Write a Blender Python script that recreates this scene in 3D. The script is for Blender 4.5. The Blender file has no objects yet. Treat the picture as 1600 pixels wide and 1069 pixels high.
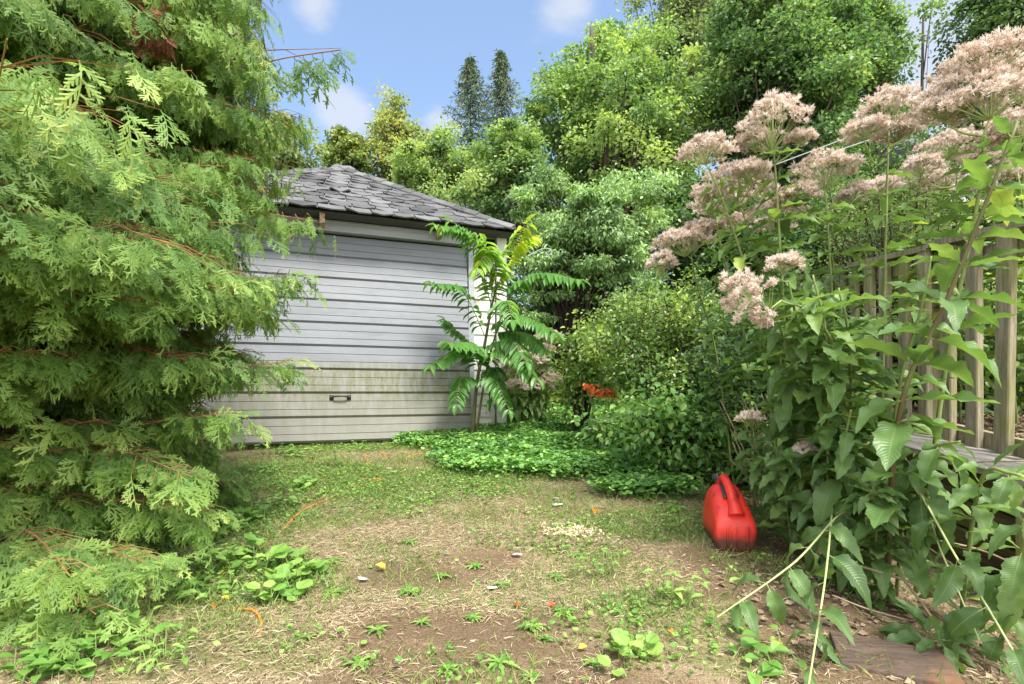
import bpy, math
import numpy as np
from mathutils import Vector

# ------------------------------------------------------------------ camera, world, sun
sc = bpy.context.scene
COL = sc.collection
CZ = 1.0
F = 800.0          # focal length in photo pixels (photo 1600 x 1069)
HY = 612.0         # horizon row of the photo
cd = bpy.data.cameras.new('camera'); cam = bpy.data.objects.new('camera', cd); COL.objects.link(cam)
cam.location = (0, 0, CZ); cam.rotation_euler = (math.radians(90), 0, 0)
cd.lens = 18; cd.sensor_width = 36; cd.shift_y = (HY - 534.5) / 1600
cd.clip_start = 0.05; cd.clip_end = 500
sc.camera = cam
SUN_EL, SUN_AZ = 58, 150     # azimuth measured clockwise from +Y (north)
w = bpy.data.worlds.new('World'); sc.world = w; w.use_nodes = True
nt = w.node_tree; nt.nodes.clear()
def N(nt, t, **k):
    n = nt.nodes.new(t)
    for a, b in k.items():
        if a.startswith('_'): n.inputs[a[1:].replace('_', ' ')].default_value = b
        else: setattr(n, a, b)
    return n
sky = N(nt, 'ShaderNodeTexSky', sky_type='NISHITA', sun_disc=False)
sky.sun_elevation = math.radians(SUN_EL); sky.sun_rotation = math.radians(SUN_AZ)
sky.air_density = 1.0; sky.dust_density = 0.6; sky.ozone_density = 1.6
bg = N(nt, 'ShaderNodeBackground'); bg.inputs[1].default_value = 0.10
out = N(nt, 'ShaderNodeOutputWorld')
tc = N(nt, 'ShaderNodeTexCoord')
cn = N(nt, 'ShaderNodeTexNoise', _Scale=4.5, _Detail=6.0, _Roughness=0.6)
mp = N(nt, 'ShaderNodeMapping'); mp.inputs['Scale'].default_value = (1, 1, 2.2)
nt.links.new(tc.outputs['Generated'], mp.inputs[0]); nt.links.new(mp.outputs[0], cn.inputs['Vector'])
acc = None
def mth(op, a, b=None, c=None, nt=nt):
    n = nt.nodes.new('ShaderNodeMath'); n.operation = op
    for i, v in enumerate((a, b, c)):
        if v is None: continue
        if isinstance(v, (int, float)): n.inputs[i].default_value = v
        else: nt.links.new(v, n.inputs[i])
    return n.outputs[0]
# the clouds stand in these directions of the sky
for (px, py, rad, s) in [(533, 178, .06, 1.0), (490, 2, .05, .8), (900, 2, .06, .7), (690, 200, .045, .6), (1050, 150, .2, .8), (1440, 140, .25, .9), (1580, 215, .2, 1.0)]:
    d = Vector(((px - 800) / F, 1, (HY - py) / F)).normalized()
    dt = nt.nodes.new('ShaderNodeVectorMath'); dt.operation = 'DISTANCE'
    nt.links.new(tc.outputs['Generated'], dt.inputs[0]); dt.inputs[1].default_value = d
    m = mth('MULTIPLY', mth('SUBTRACT', 1.0, mth('DIVIDE', dt.outputs['Value'], rad)), s)
    acc = m if acc is None else mth('MAXIMUM', acc, m)
# unseen broken cloud added behind the camera to fill the scene with light
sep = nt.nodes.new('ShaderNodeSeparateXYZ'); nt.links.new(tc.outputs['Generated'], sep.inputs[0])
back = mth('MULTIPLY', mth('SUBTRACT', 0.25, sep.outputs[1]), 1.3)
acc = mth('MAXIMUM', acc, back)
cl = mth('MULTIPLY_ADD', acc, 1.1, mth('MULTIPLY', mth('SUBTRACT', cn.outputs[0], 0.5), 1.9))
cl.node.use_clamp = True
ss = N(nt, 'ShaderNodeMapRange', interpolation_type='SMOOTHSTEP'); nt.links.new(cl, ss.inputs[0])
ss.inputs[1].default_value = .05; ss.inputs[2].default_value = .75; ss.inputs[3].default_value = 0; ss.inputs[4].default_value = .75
mx = N(nt, 'ShaderNodeMix', data_type='RGBA'); # unseen cloud deck behind and above, made extra bright as added fill light
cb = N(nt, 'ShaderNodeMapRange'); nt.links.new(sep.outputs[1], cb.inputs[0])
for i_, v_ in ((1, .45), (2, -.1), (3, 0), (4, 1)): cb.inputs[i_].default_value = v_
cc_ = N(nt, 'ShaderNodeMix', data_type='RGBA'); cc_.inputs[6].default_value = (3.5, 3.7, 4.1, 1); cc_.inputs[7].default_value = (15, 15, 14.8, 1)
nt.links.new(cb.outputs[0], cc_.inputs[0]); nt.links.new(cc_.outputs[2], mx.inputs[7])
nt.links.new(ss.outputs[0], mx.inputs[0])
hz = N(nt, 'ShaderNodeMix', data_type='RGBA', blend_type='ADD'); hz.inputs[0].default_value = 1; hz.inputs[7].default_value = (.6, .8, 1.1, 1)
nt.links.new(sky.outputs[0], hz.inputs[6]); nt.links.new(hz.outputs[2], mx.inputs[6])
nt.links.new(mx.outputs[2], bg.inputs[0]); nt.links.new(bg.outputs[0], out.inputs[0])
sl = bpy.data.lights.new('sun', 'SUN'); so = bpy.data.objects.new('sun', sl); COL.objects.link(so)
sl.energy = 3.1; sl.angle = math.radians(14); sl.color = (1, .96, .88)
sd = Vector((math.sin(math.radians(SUN_AZ)) * math.cos(math.radians(SUN_EL)), math.cos(math.radians(SUN_AZ)) * math.cos(math.radians(SUN_EL)), math.sin(math.radians(SUN_EL))))
so.rotation_euler = sd.to_track_quat('Z', 'Y').to_euler()
sc.view_settings.view_transform = 'Standard'; sc.view_settings.look = 'None'
sc.view_settings.gamma = 1; sc.view_settings.exposure = 1.22
sc.cycles.max_bounces = 8; sc.cycles.diffuse_bounces = 6; sc.cycles.glossy_bounces = 2; sc.cycles.transmission_bounces = 4
sc.cycles.caustics_reflective = False; sc.cycles.caustics_refractive = False
sc.cycles.use_denoising = True

# ------------------------------------------------------------------ helpers
R = np.random.default_rng(7)
def rot(n): return R.random(n)
def nrm(v): return v / np.maximum(np.linalg.norm(v, axis=-1, keepdims=True), 1e-9)
def P(px, py, d): return np.array([(px - 800) / F * d, d, CZ + (HY - py) / F * d])
def sst(a, b, x):
    t = np.clip((x - a) / (b - a), 0, 1); return t * t * (3 - 2 * t)
def vnoise(x, y, s=1.0, seed=0):
    x = np.asarray(x, float) * s + seed * 17.3 + 100; y = np.asarray(y, float) * s + seed * 9.1 + 100
    xi = np.floor(x).astype(np.int64); yi = np.floor(y).astype(np.int64); fx = x - xi; fy = y - yi
    fx = fx * fx * (3 - 2 * fx); fy = fy * fy * (3 - 2 * fy)
    def h(a, b):
        n = (a * 374761393 + b * 668265263 + seed * 1442695) & 0x7fffffff
        n = ((n ^ (n >> 13)) * 1274126177) & 0x7fffffff
        return ((n ^ (n >> 16)) & 0xffff) / 65535.0
    return (h(xi, yi) * (1 - fx) + h(xi + 1, yi) * fx) * (1 - fy) + (h(xi, yi + 1) * (1 - fx) + h(xi + 1, yi + 1) * fx) * fy
def fbm(x, y, s, seed=0): return .55 * vnoise(x, y, s, seed) + .3 * vnoise(x, y, s * 2.1, seed + 1) + .15 * vnoise(x, y, s * 4.3, seed + 2)
def gz(x, y):
    x = np.asarray(x, float); y = np.asarray(y, float)
    z = .03 + .08 * np.clip(y, -3, 6) + .14 * (np.clip(y, 6, 14) - 6) + .03 * (np.clip(y, 14, 60) - 14)
    z = z - .13 * sst(.9, 2.1, x) * (1 - sst(3.2, 5, y)) * sst(-2, 0, y)
    z = z + .05 * (fbm(x, y, .7, 3) - .5) + .018 * (fbm(x, y, 4, 5) - .5)
    return z
def G(px, py):
    a = (px - 800) / F; b = (HY - py) / F; d = .8
    while d < 40:
        if CZ + b * d < gz(a * d, d): break
        d += .01
    return np.array([a * d, d, float(gz(a * d, d))])

class MB:
    def __init__(s): s.V = []; s.F = []; s.t = []; s.uv = []; s.n = 0
    def add(s, V, Fc, t=.5, uv=None):
        V = np.asarray(V, np.float64).reshape(-1, 3); s.V.append(V)
        for f in (Fc if isinstance(Fc, list) else [Fc]):
            f = np.asarray(f, np.int64)
            if f.size: s.F.append(f + s.n)
        s.t.append(np.broadcast_to(np.asarray(t, float), (len(V),)).copy())
        s.uv.append(np.zeros((len(V), 2)) if uv is None else np.asarray(uv, float).reshape(-1, 2))
        s.n += len(V)
    def build(s, name, mat, parent=None, smooth=False, loc=None):
        me = bpy.data.meshes.new(name)
        V = np.concatenate(s.V)
        if loc is not None: V = V - np.asarray(loc, float)
        nl = sum(f.size for f in s.F); nf = sum(len(f) for f in s.F)
        me.vertices.add(len(V)); me.vertices.foreach_set('co', V.astype(np.float32).ravel())
        me.loops.add(nl); me.loops.foreach_set('vertex_index', np.concatenate([f.ravel() for f in s.F]).astype(np.int32))
        me.polygons.add(nf)
        tot = np.concatenate([np.full(len(f), f.shape[1]) for f in s.F]); st = np.concatenate([[0], np.cumsum(tot)[:-1]])
        me.polygons.foreach_set('loop_start', st.astype(np.int32))
        me.polygons.foreach_set('loop_total', tot.astype(np.int32))
        me.polygons.foreach_set('use_smooth', np.full(nf, smooth))
        a = me.attributes.new('tint', 'FLOAT', 'POINT'); a.data.foreach_set('value', np.concatenate(s.t).astype(np.float32))
        a = me.attributes.new('luv', 'FLOAT2', 'POINT'); a.data.foreach_set('vector', np.concatenate(s.uv).astype(np.float32).ravel())
        me.update(calc_edges=True); me.validate()
        me.materials.append(mat)
        o = bpy.data.objects.new(name, me); COL.objects.link(o)
        if parent is not None: o.parent = parent
        if loc is not None: o.location = loc
        return o
def tag(o, label=None, cat=None, group=None, kind=None):
    if label: o['label'] = label
    if cat: o['category'] = cat
    if group: o['group'] = group
    if kind: o['kind'] = kind
    return o
def empty(name, loc, label, cat, group=None):
    o = bpy.data.objects.new(name, None); COL.objects.link(o); o.location = [float(v) for v in loc]
    o.empty_display_size = .1
    return tag(o, label, cat, group)
def fr(Yd, Nn):
    Yd = nrm(Yd); X = nrm(np.cross(Yd, Nn)); return X, Yd, np.cross(X, Yd)
def scatter(mb, T, pos, Yd, Nn, s, tint, tvar=0.0):
    """T = (verts, [faces], luv); one copy of the template at each pos"""
    v, fs, uv = T; n = len(pos)
    if n == 0: return
    X, Y, Z = fr(Yd, Nn); s = np.broadcast_to(np.asarray(s, float), (n,))[:, None, None]
    V = pos[:, None, :] + s * (v[None, :, 0:1] * X[:, None] + v[None, :, 1:2] * Y[:, None] + v[None, :, 2:3] * Z[:, None])
    off = (np.arange(n) * len(v))[:, None, None]
    F2 = [(f[None] + off).reshape(-1, f.shape[1]) for f in fs]
    t = np.repeat(np.broadcast_to(tint, (n,)), len(v))
    mb.add(V.reshape(-1, 3), F2, t, np.tile(uv, (n, 1)))
def tube(mb, pts, rad, k=6, t=.5, cap=True):
    pts = np.asarray(pts, float); m = len(pts)
    rad = np.broadcast_to(np.asarray(rad, float), (m,))
    d = np.gradient(pts, axis=0); d = nrm(d)
    ref = np.array([0, 0, 1.]) if abs(d[:, 2]).mean() < .8 else np.array([1., 0, 0])
    a = nrm(np.cross(d, ref)); b = np.cross(d, a)
    th = np.arange(k) / k * 2 * np.pi
    V = pts[:, None] + rad[:, None, None] * (np.cos(th)[None, :, None] * a[:, None] + np.sin(th)[None, :, None] * b[:, None])
    i = np.arange(m - 1)[:, None] * k; j = np.arange(k)[None]; j2 = (j + 1) % k
    Fq = np.stack([i + j, i + j2, i + k + j2, i + k + j], -1).reshape(-1, 4)
    ln = np.concatenate([[0], np.cumsum(np.linalg.norm(np.diff(pts, axis=0), axis=1))])
    uv = np.stack([np.tile(np.arange(k) / k, m), np.repeat(ln, k)], -1)
    fs = [Fq]
    if cap: fs.append(np.array([list(range(k))[::-1]])); fs.append(np.array([[(m - 1) * k + q for q in range(k)]]))
    mb.add(V.reshape(-1, 3), fs, t, uv)
def spl(ctrl, n):
    c = np.asarray(ctrl, float); m = len(c)
    if m == 2: return c[0] + (c[1] - c[0]) * np.linspace(0, 1, n)[:, None]
    e = np.vstack([2 * c[0] - c[1], c, 2 * c[-1] - c[-2]]); u = np.linspace(0, m - 1, n)
    i = np.minimum(u.astype(int), m - 2); f = (u - i)[:, None]
    p0, p1, p2, p3 = e[i], e[i + 1], e[i + 2], e[i + 3]
    return .5 * (2 * p1 + (p2 - p0) * f + (2 * p0 - 5 * p1 + 4 * p2 - p3) * f ** 2 + (3 * p1 - p0 - 3 * p2 + p3) * f ** 3)
def box(mb, c0, U, Vv, Wv, t=.5):
    """box from corner c0 along three edge vectors"""
    c0, U, Vv, Wv = [np.asarray(q, float) for q in (c0, U, Vv, Wv)]
    if np.dot(np.cross(U, Vv), Wv) < 0: U, Vv = Vv, U
    v = [c0, c0 + U, c0 + U + Vv, c0 + Vv]; v += [q + Wv for q in v]
    mb.add(v, np.array([[0, 3, 2, 1], [4, 5, 6, 7], [0, 1, 5, 4], [1, 2, 6, 5], [2, 3, 7, 6], [3, 0, 4, 7]]), t)
def bevel(o, wd=.006, seg=2):
    m = o.modifiers.new('bevel', 'BEVEL'); m.width = wd; m.segments = seg; m.limit_method = 'ANGLE'; return o

# ------------------------------------------------------------------ materials
def mat(name):
    m = bpy.data.materials.new(name); m.use_nodes = True; t = m.node_tree; t.nodes.clear()
    return m, t, t.nodes.new('ShaderNodeOutputMaterial')
def ramp(t, fac, stops, interp='LINEAR'):
    r = t.nodes.new('ShaderNodeValToRGB'); r.color_ramp.interpolation = interp
    e = r.color_ramp.elements
    while len(e) < len(stops): e.new(.5)
    for i, (p, c) in enumerate(stops): e[i].position = p; e[i].color = (*c, 1)
    if fac is not None: t.links.new(fac, r.inputs[0])
    return r.outputs[0]
def attr(t, n): a = t.nodes.new('ShaderNodeAttribute'); a.attribute_name = n; return a
def noise(t, vec, s, d=4, r=.55, dist=0):
    n = N(t, 'ShaderNodeTexNoise', _Scale=s, _Detail=float(d), _Roughness=r, _Distortion=float(dist))
    if vec is not None: t.links.new(vec, n.inputs['Vector'])
    return n.outputs[0]
def objco(t, scale=(1, 1, 1)):
    c = t.nodes.new('ShaderNodeTexCoord'); m = t.nodes.new('ShaderNodeMapping'); m.inputs['Scale'].default_value = scale
    t.links.new(c.outputs['Object'], m.inputs[0]); return m.outputs[0]
def mixc(t, f, a, b, mode='MIX'):
    m = N(t, 'ShaderNodeMix', data_type='RGBA', blend_type=mode)
    for i, v in ((0, f), (6, a), (7, b)):
        if isinstance(v, (int, float)): m.inputs[i].default_value = v
        elif isinstance(v, tuple): m.inputs[i].default_value = (*v, 1)
        else: t.links.new(v, m.inputs[i])
    return m.outputs[2]
def bump(t, h, st=.3, dist=.01):
    b = t.nodes.new('ShaderNodeBump'); b.inputs['Strength'].default_value = st; b.inputs['Distance'].default_value = dist
    t.links.new(h, b.inputs['Height']); return b.outputs[0]
def leaf(name, stops, trans=.42, rough=.45, spec=.4, tcol=1.35, veins=False, ns=3.0, hue=(1.2, 1.18, .6), tipy=0.0):
    m, t, o = mat(name)
    a = attr(t, 'tint').outputs['Fac']
    n = noise(t, objco(t), ns, 2)
    f = mth('ADD', a, mth('MULTIPLY', mth('SUBTRACT', n, .5, nt=t), .5, nt=t), nt=t)
    if tipy:       # new growth at the tips is paler
        sy = t.nodes.new('ShaderNodeSeparateXYZ'); t.links.new(attr(t, 'luv').outputs['Vector'], sy.inputs[0])
        f = mth('ADD', f, mth('MULTIPLY', mth('SUBTRACT', mth('ADD', sy.outputs[1], mth('ABSOLUTE', sy.outputs[0], nt=t), nt=t), .6, nt=t), tipy, nt=t), nt=t)
    c = ramp(t, f, stops)
    pr = t.nodes.new('ShaderNodeBsdfPrincipled'); pr.inputs['Roughness'].default_value = rough; pr.inputs['Specular IOR Level'].default_value = spec
    if veins:
        uv = attr(t, 'luv'); sp = t.nodes.new('ShaderNodeSeparateXYZ'); t.links.new(uv.outputs['Vector'], sp.inputs[0])
        au = mth('ABSOLUTE', sp.outputs[0], nt=t)
        ph = mth('MULTIPLY', mth('SUBTRACT', sp.outputs[1], mth('MULTIPLY', au, .16, nt=t), nt=t), 62.0, nt=t)
        wv = mth('POWER', mth('ABSOLUTE', mth('SINE', ph, nt=t), nt=t), .5, nt=t)
        spn = ramp(t, noise(t, objco(t), 55, 3), [(.68, (0, 0, 0)), (.72, (1, 1, 1))]); c = mixc(t, mth('MULTIPLY', spn, .7, nt=t), c, (.2, .13, .05))
        mid = mth('LESS_THAN', au, .05, nt=t)
        c = mixc(t, mth('MULTIPLY', mth('SUBTRACT', 1.0, wv, nt=t), .15, nt=t), c, mixc(t, .5, c, (.22, .34, .1)))
        c = mixc(t, mth('MULTIPLY', mid, .6, nt=t), c, (.2, .3, .1))
        t.links.new(bump(t, wv, .35, .003), pr.inputs['Normal'])
    t.links.new(c, pr.inputs['Base Color'])
    tr = t.nodes.new('ShaderNodeBsdfTranslucent'); t.links.new(mixc(t, 1.0, c, tuple(h * tcol for h in hue), 'MULTIPLY'), tr.inputs[0])
    mx = t.nodes.new('ShaderNodeMixShader'); mx.inputs[0].default_value = trans
    t.links.new(pr.outputs[0], mx.inputs[1]); t.links.new(tr.outputs[0], mx.inputs[2]); t.links.new(mx.outputs[0], o.inputs[0])
    return m
def solid(name, stops, ns=8, scale=(1, 1, 1), rough=.8, bs=.3, bd=.01, spec=.3, tint=.3, det=6, metal=0):
    m, t, o = mat(name)
    n = noise(t, objco(t, scale), ns, det, .6)
    f = mth('ADD', n, mth('MULTIPLY', mth('SUBTRACT', attr(t, 'tint').outputs['Fac'], .5, nt=t), tint, nt=t), nt=t)
    pr = t.nodes.new('ShaderNodeBsdfPrincipled'); pr.inputs['Roughness'].default_value = rough; pr.inputs['Specular IOR Level'].default_value = spec
    pr.inputs['Metallic'].default_value = metal
    t.links.new(ramp(t, f, stops), pr.inputs['Base Color'])
    if bs: t.links.new(bump(t, n, bs, bd), pr.inputs['Normal'])
    t.links.new(pr.outputs[0], o.inputs[0])
    return m
M = {}
M['cedar'] = leaf('cedar_foliage', [(0.0, (0.04, 0.095, 0.028)), (0.4, (0.125, 0.23, 0.053)), (0.75, (0.245, 0.365, 0.088)), (1, (0.41, 0.49, 0.14))], trans=.38, ns=1.6, tipy=.22, rough=.55, spec=.3)
M['cedar_twig'] = solid('cedar_twig', [(.2, (.16, .07, .03)), (.8, (.42, .22, .1))], ns=20, rough=.8)
M['dead'] = solid('dead_foliage', [(.2, (.1, .035, .02)), (.8, (.25, .1, .05))], ns=20)
M['bark'] = solid('bark', [(.2, (.03, .022, .017)), (.6, (.09, .07, .055)), (.9, (.2, .17, .14))], ns=12, scale=(1, 1, .25), bs=.7, bd=.03)
M['darkbark'] = solid('dark_bark', [(.2, (.02, .014, .01)), (.9, (.08, .06, .045))], ns=20, scale=(1, 1, .3), bs=.5)
M['maple'] = leaf('maple_leaves', [(0.0, (0.05, 0.104, 0.039)), (0.45, (0.123, 0.218, 0.072)), (0.8, (0.237, 0.36, 0.115)), (1, (0.399, 0.497, 0.16))], ns=.45)
M['maple_lime'] = leaf('lime_maple_leaves', [(0.0, (0.051, 0.106, 0.044)), (0.4, (0.114, 0.214, 0.079)), (0.8, (0.242, 0.359, 0.13)), (1, (0.38, 0.464, 0.176))], ns=.45)
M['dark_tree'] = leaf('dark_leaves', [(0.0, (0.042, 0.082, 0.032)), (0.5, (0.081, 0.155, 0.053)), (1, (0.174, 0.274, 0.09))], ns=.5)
M['yellow_tree'] = leaf('yellow_green_leaves', [(0.0, (0.065, 0.106, 0.036)), (0.4, (0.167, 0.24, 0.072)), (0.8, (0.313, 0.371, 0.12)), (1, (0.464, 0.436, 0.169))], ns=.7)
M['airy'] = leaf('airy_grey_green_leaves', [(0.0, (0.075, 0.112, 0.056)), (0.5, (0.163, 0.225, 0.1)), (1, (0.3, 0.362, 0.163))], ns=.5)
M['spruce'] = leaf('spruce_needles', [(0.0, (0.033, 0.08, 0.045)), (0.6, (0.112, 0.192, 0.112)), (1, (0.292, 0.292, 0.135))], trans=.1, ns=.8)
M['cone'] = solid('spruce_cones', [(.2, (.12, .06, .03)), (.8, (.28, .15, .08))], ns=9)
M['dogwood'] = leaf('dogwood_leaves', [(0.0, (0.075, 0.142, 0.06)), (0.4, (0.186, 0.3, 0.12)), (0.8, (0.338, 0.499, 0.209)), (1, (0.507, 0.666, 0.299))], ns=.9, trans=.3, spec=.5)
M['box'] = leaf('small_glossy_leaves', [(0.0, (0.046, 0.091, 0.026)), (0.5, (0.133, 0.227, 0.059)), (0.85, (0.295, 0.403, 0.106)), (1, (0.497, 0.59, 0.163))], ns=1.5, spec=.6, rough=.35)
M['shrub'] = leaf('shrub_leaves', [(0.0, (0.043, 0.105, 0.031)), (0.4, (0.125, 0.262, 0.069)), (0.8, (0.239, 0.421, 0.115)), (1, (0.421, 0.6, 0.178))], ns=2, spec=.5, rough=.4)
M['joe'] = leaf('big_serrate_leaves', [(0.0, (0.064, 0.125, 0.037)), (0.5, (0.127, 0.224, 0.066)), (0.85, (0.209, 0.315, 0.083)), (1, (0.409, 0.499, 0.1))], veins=True, trans=.36, ns=2.5, rough=.42, spec=.5)
M['joe_stem'] = solid('green_stem', [(.1, (.12, .08, .04)), (.3, (.12, .16, .04)), (.8, (.28, .35, .12))], ns=6, rough=.6, bs=.1, tint=.8)
M['sap_stem'] = solid('brown_green_sapling_stem', [(.2, (.09, .07, .035)), (.8, (.2, .19, .08))], ns=10, rough=.7, bs=.2)
M['pale_stem'] = solid('pale_fallen_stem', [(.2, (.27, .33, .12)), (.8, (.48, .52, .24))], ns=10, rough=.55, bs=.1)
M['flower'] = leaf('dusty_pink_flowers', [(0.0, (0.52, 0.39, 0.28)), (0.45, (0.75, 0.65, 0.57)), (0.8, (0.84, 0.76, 0.7)), (1, (0.88, 0.8, 0.77))], trans=.25, ns=9, tcol=1, hue=(1, .95, .9), spec=.1, rough=.9)
M['dry'] = solid('dry_stalk', [(.2, (.13, .09, .055)), (.8, (.36, .28, .19))], ns=14, rough=.85)
M['ailanthus'] = leaf('pinnate_leaves', [(0.0, (0.062, 0.172, 0.039)), (0.45, (0.125, 0.287, 0.055)), (0.75, (0.266, 0.431, 0.055)), (1, (0.781, 0.719, 0.044))], trans=.4, ns=.01, veins=False, spec=.5, rough=.4)
M['grass'] = leaf('green_grass', [(0.0, (0.078, 0.14, 0.034)), (0.5, (0.183, 0.281, 0.068)), (1, (0.381, 0.454, 0.138))], trans=.35, ns=2)
M['straw'] = leaf('dry_grass', [(0.0, (0.21, 0.15, 0.085)), (0.5, (0.4, 0.32, 0.19)), (1, (0.64, 0.55, 0.37))], trans=.2, ns=3, hue=(1.1, 1, .8), tcol=1)
M['ivy'] = leaf('ground_ivy_leaves', [(0.0, (0.054, 0.142, 0.036)), (0.45, (0.141, 0.307, 0.081)), (0.85, (0.289, 0.514, 0.123)), (1, (0.512, 0.745, 0.193))], trans=.28, ns=1.6)
M['weed'] = leaf('weed_leaves', [(0.0, (0.076, 0.177, 0.034)), (0.5, (0.152, 0.304, 0.057)), (1, (0.329, 0.481, 0.115))], trans=.3, ns=3)
M['orange_leaf'] = leaf('fallen_orange_leaf', [(.0, (.5, .1, .02)), (.5, (.65, .25, .03)), (1, (.75, .5, .06))], trans=.2, ns=5, hue=(1, .8, .4), tcol=1)
M['coleus'] = leaf('orange_red_leaves', [(.0, (.45, .04, .015)), (.6, (.7, .14, .02)), (1, (.8, .3, .04))], trans=.25, ns=5, hue=(1, .7, .4), tcol=1)
M['white'] = solid('white_scrap', [(.2, (.65, .63, .6)), (.8, (.8, .79, .77))], ns=20)
M['chips'] = solid('pale_chips', [(.2, (.5, .38, .2)), (.8, (.75, .65, .45))], ns=20)
M['stone'] = solid('pebble', [(.2, (.12, .085, .06)), (.8, (.36, .29, .21))], ns=30)
M['cord'] = solid('orange_cord', [(.2, (.7, .17, .02)), (.8, (.85, .28, .05))], ns=8, rough=.5)
M['cable'] = solid('grey_cable', [(.2, (.4, .42, .45)), (.8, (.5, .52, .55))], ns=8)
M['iron'] = solid('painted_iron', [(.2, (.25, .3, .3)), (.8, (.4, .45, .45))], ns=8, rough=.5)
M['black'] = solid('black_metal', [(.2, (.015, .015, .015)), (.8, (.04, .04, .04))], ns=20, rough=.4, spec=.5)
M['cream'] = solid('peeling_cream_paint', [(.3, (.25, .22, .16)), (.42, (.6, .6, .54)), (.8, (.74, .74, .7))], ns=5, scale=(1, 1, .35), bs=.3, rough=.7)
M['greypaint'] = solid('grey_lintel_paint', [(.25, (.3, .32, .33)), (.8, (.44, .47, .5))], ns=5, scale=(.3, .3, 4), bs=.1, rough=.6)
M['soffit'] = solid('olive_board', [(.25, (.24, .25, .14)), (.8, (.45, .46, .33))], ns=6, bs=.2)
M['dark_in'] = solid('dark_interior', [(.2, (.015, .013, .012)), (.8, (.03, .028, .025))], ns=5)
M['rawwood'] = solid('raw_wood_end', [(.3, (.25, .1, .05)), (.7, (.6, .5, .38))], ns=25, bs=.5)
M['siding'] = solid('pale_siding', [(.2, (.62, .63, .64)), (.8, (.72, .73, .74))], ns=3)
M['glass'] = solid('window_glass', [(.2, (.03, .04, .05)), (.8, (.06, .08, .1))], ns=1, rough=.1, spec=.8)

def wood(name, c1, c2, c3, moss=0.0, sc_=(1, 1, 1)):
    m, t, o = mat(name); co = objco(t, sc_)
    n1 = noise(t, co, 9, 8, .7, .6); n2 = noise(t, objco(t), 2.2, 4)
    c = ramp(t, n1, [(.3, c1), (.5, c2), (.72, c3)])
    if moss: c = mixc(t, mth('MULTIPLY', ramp(t, n2, [(.42, (0, 0, 0)), (.62, (1, 1, 1))]), moss, nt=t), c, (.2, .22, .045))
    pr = t.nodes.new('ShaderNodeBsdfPrincipled'); pr.inputs['Roughness'].default_value = .85; pr.inputs['Specular IOR Level'].default_value = .25
    t.links.new(c, pr.inputs['Base Color']); t.links.new(bump(t, n1, .5, .008), pr.inputs['Normal']); t.links.new(pr.outputs[0], o.inputs[0])
    return m
M['fence'] = wood('weathered_green_wood', (.12, .10, .065), (.27, .23, .155), (.41, .36, .26), .7, (5, 5, .5))
M['ledge'] = wood('weathered_grey_plank', (.12, .1, .085), (.32, .29, .26), (.5, .48, .44), .15, (6, .5, 6))
M['darkwood'] = wood('dark_brown_wood', (.03, .022, .016), (.08, .06, .04), (.15, .12, .08), .35, (6, .6, 6))  # very dark brown wood with mossy blotches

def ground_mat():
    m, t, o = mat('soil_and_thatch'); co = objco(t)
    g = attr(t, 'tint').outputs['Fac']            # 0 bare soil, 0.5 dry thatch, 1 green turf
    n1 = noise(t, co, 3.0, 8, .65); n2 = noise(t, co, 40, 6, .7); n3 = noise(t, co, 160, 3, .7)
    f = mth('ADD', g, mth('MULTIPLY', mth('SUBTRACT', n1, .5, nt=t), .7, nt=t), nt=t)
    f = mth('ADD', f, mth('MULTIPLY', mth('SUBTRACT', n2, .5, nt=t), .35, nt=t), nt=t)
    base = ramp(t, f, [(.05, (.205, .14, .085)), (.32, (.28, .2, .12)), (.5, (.38, .295, .18)), (.72, (.27, .25, .11)), (.95, (.1, .15, .04))])
    sp = ramp(t, n3, [(.3, (.5, .5, .5)), (.55, (1, 1, 1)), (.75, (1.5, 1.45, 1.4))])
    c = mixc(t, 1.0, base, sp, 'MULTIPLY')
    v = N(t, 'ShaderNodeTexVoronoi', _Scale=45.0); t.links.new(co, v.inputs['Vector'])
    peb = ramp(t, v.outputs['Distance'], [(.1, (1, 1, 1)), (.2, (0, 0, 0))])
    sel = ramp(t, noise(t, co, 22, 2), [(.6, (0, 0, 0)), (.66, (1, 1, 1))])
    c = mixc(t, mth('MULTIPLY', mth('MULTIPLY', peb, sel, nt=t), .35, nt=t), c, (.36, .3, .22))
    pr = t.nodes.new('ShaderNodeBsdfPrincipled'); pr.inputs['Roughness'].default_value = .95; pr.inputs['Specular IOR Level'].default_value = .15
    t.links.new(c, pr.inputs['Base Color'])
    h = mth('ADD', n2, mth('MULTIPLY', n3, .5, nt=t), nt=t)
    t.links.new(bump(t, h, .8, .02), pr.inputs['Normal']); t.links.new(pr.outputs[0], o.inputs[0])
    return m
M['ground'] = ground_mat()

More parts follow.
